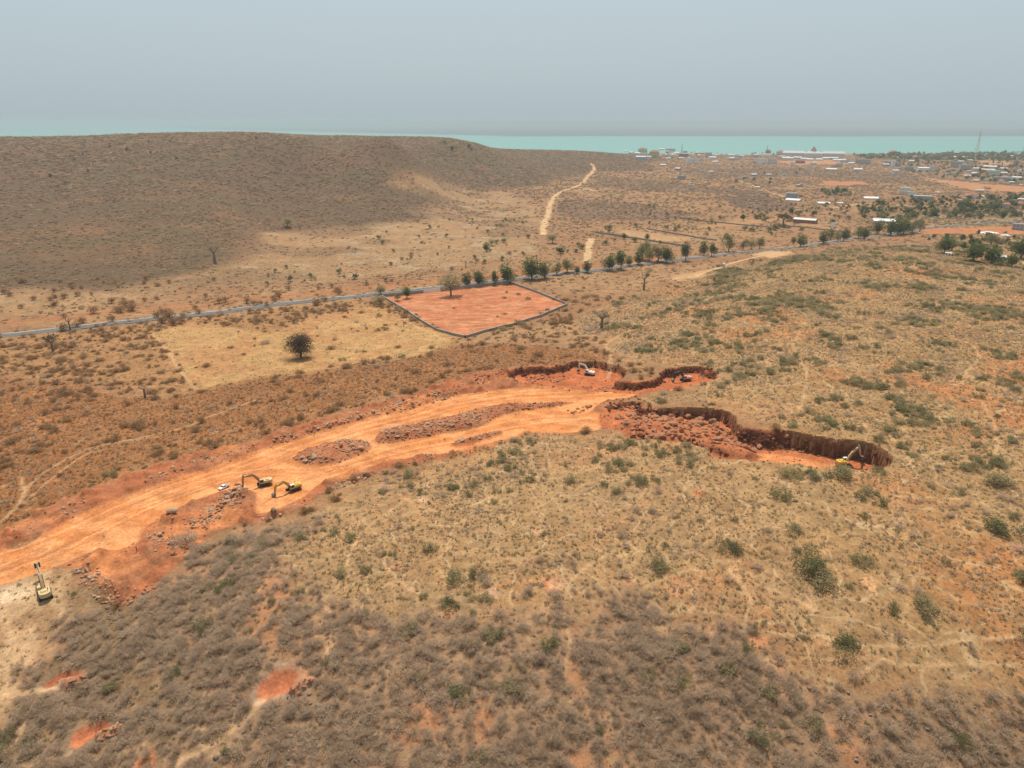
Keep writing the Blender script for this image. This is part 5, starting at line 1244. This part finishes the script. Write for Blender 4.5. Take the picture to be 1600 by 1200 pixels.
T = [(985,243,4,3,'white','flat','tiny white hut at the left end of the coastal town',1),(993,243,5,4,'pale','flat','small pale hut beside the leftmost white hut',1),(1001,250,16,6,'bluish','metal','wide blue-grey building at the left end of the town',1),
 (1004,239,14,7,'tan','thatch','sandy thatched house on the ridge at the left end of the town',1),(1022,245,15,9,'yellow','thatch','yellow house with thatched roof above the blue-grey building',1),(1033,236,9,4,'white','white','white-roofed house on the ridge behind the yellow house',1),(1014,247,8,3,'white','metal','small white shed below the yellow house',1),(1047,238,16,6,'pinkish','flat','pinkish long house on the ridge line',1),
 (1048,243,17,2,'pinkish','metal','long low pink shed below the ridge house',1),(1068,245,15,5,'brick','flat','dark brick building right of the long pink shed',1),(1077,256,9,9,'white','flat','tall white block house with a tree at its corner',2),(1089,256,8,9,'white','flat','second white block house with beige middle',2),
 (1036,259,9,2,'pale','white','low white-roofed shed left of the white blocks',1),(1065,280,12,6,'grey','flat','grey open-fronted building alone in the scrub',1),(1106,246,10,8,'pinkish','flat','pink two-storey house right of the white blocks',2),(1113,249,12,4,'white','metal','low white shed before the pink two-storey house',1),
 (1142,247,11,6,'white','metal','white house with a bright roof left of the resort',1),(1150,250,10,5,'pale','flat','pale house just below the bright-roofed one',1),(1118,254,9,2,'bluish','metal','low bluish shed in the scrub below the pink house',1),(1189,256,14,9,'white','flat','large white villa left of the orange clearing',2),(1205,256,13,9,'pale','flat','pale villa touching the large white villa',2),
 (1176,244,5,6,'white','flat','slim white tower house among palms',2),(1200,240,8,5,'brick','tile','red-roofed house left of the resort',1),(1219,242,11,5,'pinkish','tile','pink house with tiled roof beside the resort',1),(1250,255,13,4,'brick','flat','red brick hut in the orange clearing',1),(1300,266,16,2,'pale','white','long pale roof in the scrub below the resort',1),(1340,267,12,3,'pale','white','pale-roofed shed with a white door right of the long roof',1),
 (1348,256,20,7,'grey','flat','broad grey building right of the resort',1),(1321,254,12,4,'bluish','flat','low bluish building at the resort corner',1),(1388,259,10,7,'grey','flat','grey house left of the bright white slab house',2),(1395,260,5,9,'white','flat','bright white slab of a house among trees',2),(1402,260,8,6,'grey','flat','unfinished grey house right of the bright slab',1),
 (1421,267,10,6,'grey','flat','dark grey house left of the shining white roof',1),(1430,267,6,6,'white','flat','small white cube house by the shining white roof',1),(1441,268,14,6,'white','white','white house with shining roof beside the orange field',1),(1457,268,10,8,'pale','flat','pale house with flat canopy above the orange field',2),(1395,242,11,5,'brick','tile','house with faded red roof on the wooded shore',1),
 (1492,242,9,4,'white','white','shining white roof in the shore woods',1),(1498,248,22,3,'pale','white','long pale roof below the shore woods',1),(1494,262,12,9,'grey','flat','dark greenish block in the right part of town',2),(1507,266,14,8,'grey','flat','grey stepped house right of the greenish block',2),(1527,246,6,4,'pale','flat','small pale house at the foot of the mast',1),(1540,246,5,4,'white','flat','small white house right of the mast',1),
 (1547,263,16,3,'pale','white','pale flat roof above the light green house',1),(1543,268,18,3,'tan','metal','long beige shed above the light green house',1),(1553,276,13,9,'green','flat','light green house near the right edge',2),(1562,283,18,6,'grey','flat','broad grey house in front of the light green one',1),(1574,283,9,7,'white','flat','white house touching the broad grey one',1),(1588,281,12,4,'white','metal','white shed near the right edge of town',1),(1510,277,10,3,'tan','tile','tan roofed hut on the edge of the orange field',1),
 (1413,302,14,9,'white','flat','white and grey flat-roofed house in the green belt',2),(1424,306,12,6,'pale','flat','pale extension right of the white and grey house',1),(1441,313,24,7,'grey','flat','wide grey compound building in the green belt',1),(1518,310,12,6,'white','tile','pale house with hipped roof among green trees',1),(1531,309,9,3,'white','metal','low white shed beside the hipped roof house',1),(1572,325,9,6,'grey','tile','grey tent-roofed house in the right hand trees',1),(1596,316,10,5,'bluish','metal','bluish shed at the right edge among trees',1),
 (1236,310,17,9,'grey','flat','grey two-storey house alone on the plain',2),(1240,314,22,2,'white','metal','low white outbuilding before the lone grey house',1),(1286,319,18,2,'pale','white','thin pale roof left of the green belt',1),(1312,319,8,2,'pale','white','small pale roof at the edge of the green belt',1),(1360,311,20,2,'white','white','long white roof behind the green belt',1),(1380,347,30,3,'pale','white','long white roof above the tree clump at the road bend',1),
 (1590,359,14,9,'grey','flat','grey house at the right edge beyond the red strip',2),(1560,404,18,4,'pale','metal','pale shed under dark trees behind the hill crest',1),(1482,399,8,3,'white','metal','small white shed beside the dark tree on the crest',1),(1531,300,8,3,'tan','metal','small tan hut between the orange field and the trees',1),(1475,250,7,4,'tan','flat','tan house in the shore woods left of the long pale roof',1)]
for i, (u, v, w, h, c, rf, lab, st) in enumerate(T): house(u, v, w, h, c, rf, lab, st, random.uniform(-.35, .35))
rh = random.Random(12)
for (pts, n, lab, grp) in (([(978,238),(1160,240),(1160,254),(985,250)], 34, 'tiny pale house in the crowded left part of the coastal town', 'tiny houses left'), ([(1160,240),(1345,246),(1345,262),(1165,260)], 18, 'tiny pale house scattered around the resort', 'tiny houses around the resort'),
                           ([(1370,246),(1600,246),(1600,290),(1500,284),(1380,272)], 40, 'tiny pale house among trees in the right part of town', 'tiny houses right'), ([(1390,294),(1600,290),(1600,330),(1420,322)], 14, 'tiny pale house in the green belt', 'tiny houses in the green belt'), ([(1000,262),(1230,262),(1260,300),(1060,290)], 16, 'tiny pale hut scattered in the scrub below the town', 'huts in the scrub')):
    pu = np.array(pts, float); k_ = 0
    while k_ < n:
        u, v = rh.uniform(pu[:, 0].min(), pu[:, 0].max()), rh.uniform(pu[:, 1].min(), pu[:, 1].max())
        if not inside(np.array([u]), np.array([v]), pu)[0]: continue
        k_ += 1; o_ = house(u, v, rh.uniform(3.5, 9), rh.uniform(2, 4.5), rh.choice(('white', 'pale', 'pale', 'pinkish', 'tan', 'grey', 'white')), rh.choice(('flat', 'white', 'metal', 'flat', 'tile')), lab, 1, rh.uniform(-.5, .5)); o_['group'] = grp
shed = house(1258, 348, 34, 6, 'brick', 'metal', 'long red-walled shed with pale metal roof beyond the road', 1, -.25, .45, 'shed')
# resort on the shore
def resort():
    p = at(1270, 246); k = far_scale(p); face = math.atan2(p.y, p.x) - math.pi / 2
    root = thing('resort_building', p, face, 'long white resort with pyramid roof on the shore', 'building')
    W, H = 80 * k, 5.5 * k
    for nm, a, b in (('wing', -W / 2, -W * .14), ('wing', W * .14, W / 2)):
        wg = MB().box(a, b, 6, 26, -2, H).build(nm, HM['white'], root)
        MB().tbox((a - 1, b + 1, 4, 28), (a + 3, b - 3, 14, 18), H, H + 2.6 * k).build('roof', ROOFM['white'], wg)
        n = 10
        for i in range(n):
            x = a + (b - a) * (i + .5) / n; MB().box(x - 1.2, x + 1.2, 5.9, 6.1, H * .35, H * .75).build('window', M['glass'], wg)
    hall = MB().box(-W * .13, W * .13, 0, 30, -2, H * .95).build('hall', HM['white'], root)
    for i in range(7): x = -W * .12 + W * .24 * i / 6; MB().tube([(x, -.6, 0), (x, -.6, H * .95)], .7, 8).build('column', HM['white'], hall)
    MB().tbox((-W * .15, W * .15, -3, 33), (-W * .06, W * .06, 9, 21), H * .95, H * .95 + 3.2 * k).build('roof', ROOFM['white'], root)
    MB().tbox((-W * .055, W * .055, 10, 20), (-.6, .6, 14.5, 15.5), H * .95 + 3.2 * k, H * .95 + 9.5 * k).build('pyramid_roof', HM['tan'], root)
resort()
for i, (u, v, w, lab) in enumerate(((1231,249,17,'leftmost white tent roof before the resort'),(1246,248,12,'second white tent roof from the left before the resort'),(1257,250,11,'third white tent roof from the left before the resort'),(1266,251,9,'fourth white tent roof before the resort hall'),(1280,251,10,'fifth white tent roof before the resort hall'),(1291,249,11,'second white tent roof from the right before the resort'),(1303,249,13,'bluish-white roof before the right resort wing'),(1312,252,19,'long white roof right of the resort'))):
    house(u, v, w, 2.6, 'bluish' if i == 6 else 'white', 'white', lab, 1, random.uniform(-.3, .3), .8, 'pavilion')
# masts
def mast(u, v, hpx, label, paint, wpx=4):
    p = at(u, v); k = far_scale(p); H = hpx * k; w = wpx * k / 2; mb = MB()
    for sx, sy in ((-1, -1), (1, -1), (1, 1), (-1, 1)): mb.tube([(sx * w, sy * w, -1), (sx * w * .15, sy * w * .15, H)], [.5, .3], 5)
    n = 9
    for i in range(n):
        a = 1 - .85 * i / n; b = 1 - .85 * (i + 1) / n; z0, z1 = H * i / n, H * (i + 1) / n
        c = [(-1, -1), (1, -1), (1, 1), (-1, 1)]
        for j in range(4):
            q, r_ = c[j], c[(j + 1) % 4]; mb.tube([(q[0] * w * a, q[1] * w * a, z0), (r_[0] * w * b, r_[1] * w * b, z1)], .22, 4, False); mb.tube([(q[0] * w * b, q[1] * w * b, z1), (r_[0] * w * b, r_[1] * w * b, z1)], .2, 4, False)
    root = thing('lattice_mast', p, .3, label, 'mast'); mb.build('lattice', paint, root)
    MB().tube([(0, 0, H * .98), (0, 0, H * 1.12)], .25, 5).build('aerial', M['steel'], root)
mast(1524, 247, 32, 'yellowish lattice mast rising above the right part of town', HM['yellow'], 4)
mast(1598, 246, 34, 'thin grey lattice mast at the right edge of town', HM['grey'], 2.5)
mast(1065, 240, 13, 'thin mast above the left part of town', HM['grey'], 1.5); mast(1198, 240, 11, 'thin mast left of the resort', HM['grey'], 1.5)
# billboard
def billboard():
    p = at(1301, 357); root = thing('billboard', p, math.atan2(p.y, p.x) - math.pi / 2 + .2, 'blank white billboard on posts above the roadside trees', 'billboard')
    MB().box(-2.8, 2.8, -.15, .15, 1.8, 8.8).build('panel', M['white'], root)
    for x in (-2, 2): MB().tube([(x, .25, -.5), (x, .25, 8)], .16, 6).build('post', M['steel'], root)
billboard()
# heaps of white stone by the far side of the red strip
for u, v, w, lab in ((1544, 364, 26, 'broad heap of white building rubble beyond the red strip'), (1571, 368, 12, 'small heap of white rubble right of the broad heap')):
    p = at(u, v); k = far_scale(p); mb = MB(); rnd = random.Random(int(u))
    nseg = 22; rings = [(1.0, 0), (.8, .55), (.45, .95), (.1, 1.1)]; vs = []
    for rr_, zz in rings:
        for j in range(nseg): a = 6.283 * j / nseg; q = rr_ * rnd.uniform(.8, 1.15); vs.append((math.cos(a) * w * k / 2 * q, math.sin(a) * w * k / 2 * q * .8, -.3 + zz * 1.6 * rnd.uniform(.8, 1.2)))
    mb.add(vs, [(i * nseg + j, i * nseg + (j + 1) % nseg, (i + 1) * nseg + (j + 1) % nseg, (i + 1) * nseg + j) for i in range(3) for j in range(nseg)] + [tuple(3 * nseg + j for j in range(nseg))])
    o = mb.build('rubble_heap', HM['white']); o.location = p; tag(o, lab, 'rubble heap'); o['kind'] = 'thing'

# ---------------------------------------------------------------- trees of the town and plain
FT = [crown_mesh('town_tree', FOL[m_], w, h, .6, 170, .8, 300 + k, 8) for k, (m_, w, h) in enumerate((('tree', 8, 6), ('deep', 8.5, 5.5), ('tree', 7, 6.5), ('green', 8, 5), ('tree', 8, 6)))]
GROVES = [([(1345,243),(1600,240),(1600,250),(1500,252),(1400,248),(1350,248)], 60, 11, 17, 'dark tree in the shore woods at the right', 'trees of the shore woods'),
 ([(1400,252),(1600,252),(1600,290),(1480,280),(1420,272)], 60, 6, 10, 'tree standing among the houses in the right part of town', 'trees among the town houses'),
 ([(1282,297),(1330,299),(1328,308),(1285,306)], 16, 4, 8, 'bright tree in the small grove right of the lone grey house', 'trees of the small grove'),
 ([(1335,322),(1420,312),(1500,318),(1500,340),(1400,346),(1345,340)], 52, 4.5, 8.5, 'tree in the green belt beyond the road bend', 'trees of the green belt'),
 ([(1500,316),(1600,308),(1600,345),(1500,342)], 46, 5, 10, 'tree in the green belt at the right edge', 'trees of the right green belt'),
 ([(1170,236),(1210,236),(1210,243),(1170,243)], 10, 5, 8, 'dark tree among the houses left of the resort', 'trees left of the resort'),
 ([(1010,236),(1130,240),(1130,250),(1010,246)], 14, 4, 7, 'dull tree among the houses at the left end of town', 'trees at the left end of town'),
 ([(1130,258),(1280,262),(1280,296),(1150,292)], 16, 4, 7, 'lone tree in the scrub between the town and the lone grey house', 'lone trees in the town scrub'),
 ([(1150,340),(1330,322),(1340,350),(1200,370),(1150,362)], 24, 4, 7, 'pale tree on the plain around the metal-roofed shed', 'trees around the shed'),
 ([(1440,370),(1600,366),(1600,396),(1500,392)], 18, 4, 7, 'low tree between the hill crest and the red strip', 'trees behind the crest'),
 ([(880,340),(1060,352),(1100,390),(960,405),(860,395)], 20, 3, 6, 'small dull tree on the plain between sandy track and wall', 'trees on the track plain'),
 ([(100,480),(560,440),(560,470),(300,505),(100,520)], 46, 2.5, 6, 'rusty bushy tree beside the road in the left part', 'rusty roadside bushes'),
 ([(380,430),(560,400),(820,390),(840,425),(560,450),(400,455)], 34, 2.2, 4.5, 'small dull bushy tree on the pale plain beyond the road', 'bushy trees on the pale plain'),
 ([(560,355),(830,330),(840,385),(600,395)], 26, 2.2, 4.5, 'small dull bushy tree on the pale plain near the far hill', 'bushy trees near the far hill'),
 ([(930,310),(1240,320),(1240,372),(1080,372),(930,345)], 46, 2.2, 5, 'small dull bushy tree between the sandy track and the shed', 'bushy trees between track and shed'),
 ([(0,440),(360,425),(380,445),(200,470),(0,490)], 26, 2.2, 5, 'brown bushy tree between the road and the far hill foot', 'bushy trees at the hill foot'),
 ([(60,225),(420,215),(420,240),(60,300)], 12, 3, 5, 'dark tree standing out of the far hill brush', 'trees on the far hill'),
 ([(680,214+8),(760,232),(740,240),(690,232)], 5, 6, 9, 'dark tree on the shoulder of the far hill', 'trees on the hill shoulder')]
BROWNT = crown_mesh('town_tree', FOL['rustbush'], 8.5, 4.5, .3, 420, .36, 320, 10)
STEM = trunk_mesh('trunk', M['bark'], 2.2, .22, 1.5, 4, 330)
rg = np.random.default_rng(5)
for gi, (pts, n, lo, hi, lab, grp) in enumerate(GROVES):
    pu = np.array(pts, float); a, b = pu.min(0), pu.max(0); c = a + (b - a) * rg.random((n * 6, 2)); c = c[inside(c[:, 0], c[:, 1], pu)][:n]
    x, y, z = place(c[:, 0], c[:, 1])
    for i in range(len(c)):
        h = rg.uniform(lo, hi) * 1.25; me = BROWNT if gi in (11, 15) or (gi in (12, 13, 14) and rg.random() < .4) else FT[3] if gi in (12, 13, 14) else (FT[3] if gi in (8, 10) and rg.random() < .7 else FT[int(rg.integers(0, 5))])
        root = thing('town_tree' if gi < 8 else 'tree', (float(x[i]), float(y[i]), float(z[i])), float(rg.random() * 6.28), lab, 'tree', grp)
        root.scale = (h / 6 * rg.uniform(.85, 1.4), h / 6 * rg.uniform(.85, 1.4), h / 6)
        link('crown', me, root); link('trunk', STEM, root)
# shrubs inside the red field and on the meadow
for u, v, s, k, lab in ((633,489,1.3,1,'dark bush against the left wall of the red field'),(650,493,1.8,3,'larger dark bush by the left wall of the red field'),(675,509,1.2,1,'bush in the left wall shadow near the lower corner'),(710,482,.9,3,'small bush alone in the left half of the red field'),(787,466,1.2,3,'upper bush in the right half of the red field'),
  (792,457,1.1,1,'small bush near the far corner of the red field'),(809,461,1.4,3,'middle bush by the far right field wall'),(824,468,1.6,3,'lower bush by the far right field wall'),(788,491,1.1,3,'dark bush in the lower middle of the red field'),(777,495,.8,1,'smaller bush left of the lower middle bush'),(847,491,1.3,3,'bush by the near right field wall'),(856,485,1.3,1,'bush right of the one by the near right wall'),
  (815,508,3.0,0,'wide olive bush growing over the near right field wall'),(788,516,3.4,0,'widest olive bush on the near right field wall'),(603,516,1.5,1,'left bush of the row of three in the meadow'),(589,517,1.4,3,'middle bush of the row in the meadow'),(573,514,1.1,1,'small bush of the row in the meadow'),(592,494,1.9,1,'bush near the top of the meadow by the road corner'),(558,504,2.0,4,'pale bush in the upper meadow'),
  (523,531,1.5,4,'dry bush left of the meadow row'),(557,550,1.2,4,'lone dry bush at the lower edge of the meadow'),(535,564,1.4,3,'dark bush at the bottom edge of the meadow'),(625,558,1.6,3,'dark bush on the slope below the meadow'),(414,536,3.0,4,'broad dry bush left of the spreading tree'),(70,590,2.6,4,'dark brown bush at the left of the plain'),
  (290,846,3.6,4,'big grey bush standing at the dug bank beside the boulder heap'),(308,862,2.6,4,'big grey-green bush on the rim of the dug bank'),(170,742,2.4,1,'green bush on the brown slope above the haul road'),(1218,775,3.0,1,'green round shrub below the long pit'),(1312,740,4.2,0,'wide olive shrub hiding the excavator at the pit end'),(1240,745,3.2,1,'green shrub on the near rim of the long pit'),
  (1375,740,2.2,1,'green shrub at the right tip of the long pit'),(1290,915,4.4,0,'large round olive shrub in the right part of the plateau'),(1258,882,4.6,3,'large dark shrub left of the round olive one'),(1140,862,3.0,3,'dark green shrub in the middle of the plateau'),(1350,880,2.6,1,'green shrub right of the two large shrubs'),(1570,830,4.4,3,'large dark shrub at the right edge of the plateau'),
  (1450,955,3.4,0,'olive shrub low on the right of the plateau'),(1325,1015,3.2,3,'dark shrub near the lower right footpath'),(1035,890,3.2,0,'olive shrub in the lower middle of the plateau'),(712,908,3.2,0,'olive shrub with green tip in the lower left of the plateau'),(640,745,2.8,0,'olive shrub below the lower road edge'),(548,843,1.4,1,'small bright green shrub on the left of the plateau'),
  (1015,1055,1.8,1,'bright green shrub at the edge of the bottom brush'),(1070,1065,1.9,1,'second bright green shrub right of the first in the brush'),(700,950,1.6,3,'dark conical shrub beside the pale bare patch'),(1565,755,4.6,0,'wide olive shrub patch at the right edge below the plateau paths')):
    o = link('shrub', (GSB[k] if s > 1.7 else GS[k]) if k != 4 else (GSB[4] if s > 1.7 else TW[1])); o.location = at(u, v); s *= 1.35 if s < 1.7 else 1.0; o.scale = (s * 1.05, s, s * .85); o.rotation_euler = (0, 0, random.random() * 6.28); tag(o, lab, 'shrub')

# woods and garden trees too many to tell apart, seen as one green mass
wp, ws = [], []
rg = np.random.default_rng(8)
for pts, n, lo, hi in (([(1330,243),(1480,240),(1700,239),(1700,250),(1560,252),(1440,250),(1350,249)], 900, 7, 14), ([(1400,250),(1700,252),(1700,286),(1600,286),(1480,276),(1400,266)], 420, 4, 8), ([(1335,320),(1430,308),(1700,300),(1700,345),(1560,344),(1450,342),(1350,342)], 420, 3, 7),
                       ([(1285,298),(1330,300),(1328,308),(1285,306)], 40, 3, 6), ([(1000,238),(1220,240),(1220,247),(1000,245)], 70, 3, 6), ([(1160,310),(1340,300),(1340,345),(1180,345)], 60, 2.5, 5), ([(1440,368),(1700,360),(1700,405),(1560,398),(1470,388)], 60, 2.5, 5)):
    pu = np.array(pts, float); a, b = pu.min(0), pu.max(0); c = a + (b - a) * rg.random((n * 5, 2)); c = c[inside(c[:, 0], c[:, 1], pu)][:n]
    x, y, z = place(c[:, 0], c[:, 1]); wp.append(np.stack([x, y, z], 1)); h = rg.uniform(lo, hi, len(c)) / 6; ws.append(np.stack([h * 1.25, h * 1.25, h], 1))
wp = np.concatenate(wp); ws = np.concatenate(ws)
stuff('town_woods', 'green mass of woods along the shore and garden trees of the town', wp, ws, rg.integers(0, 5, len(wp)), FT)
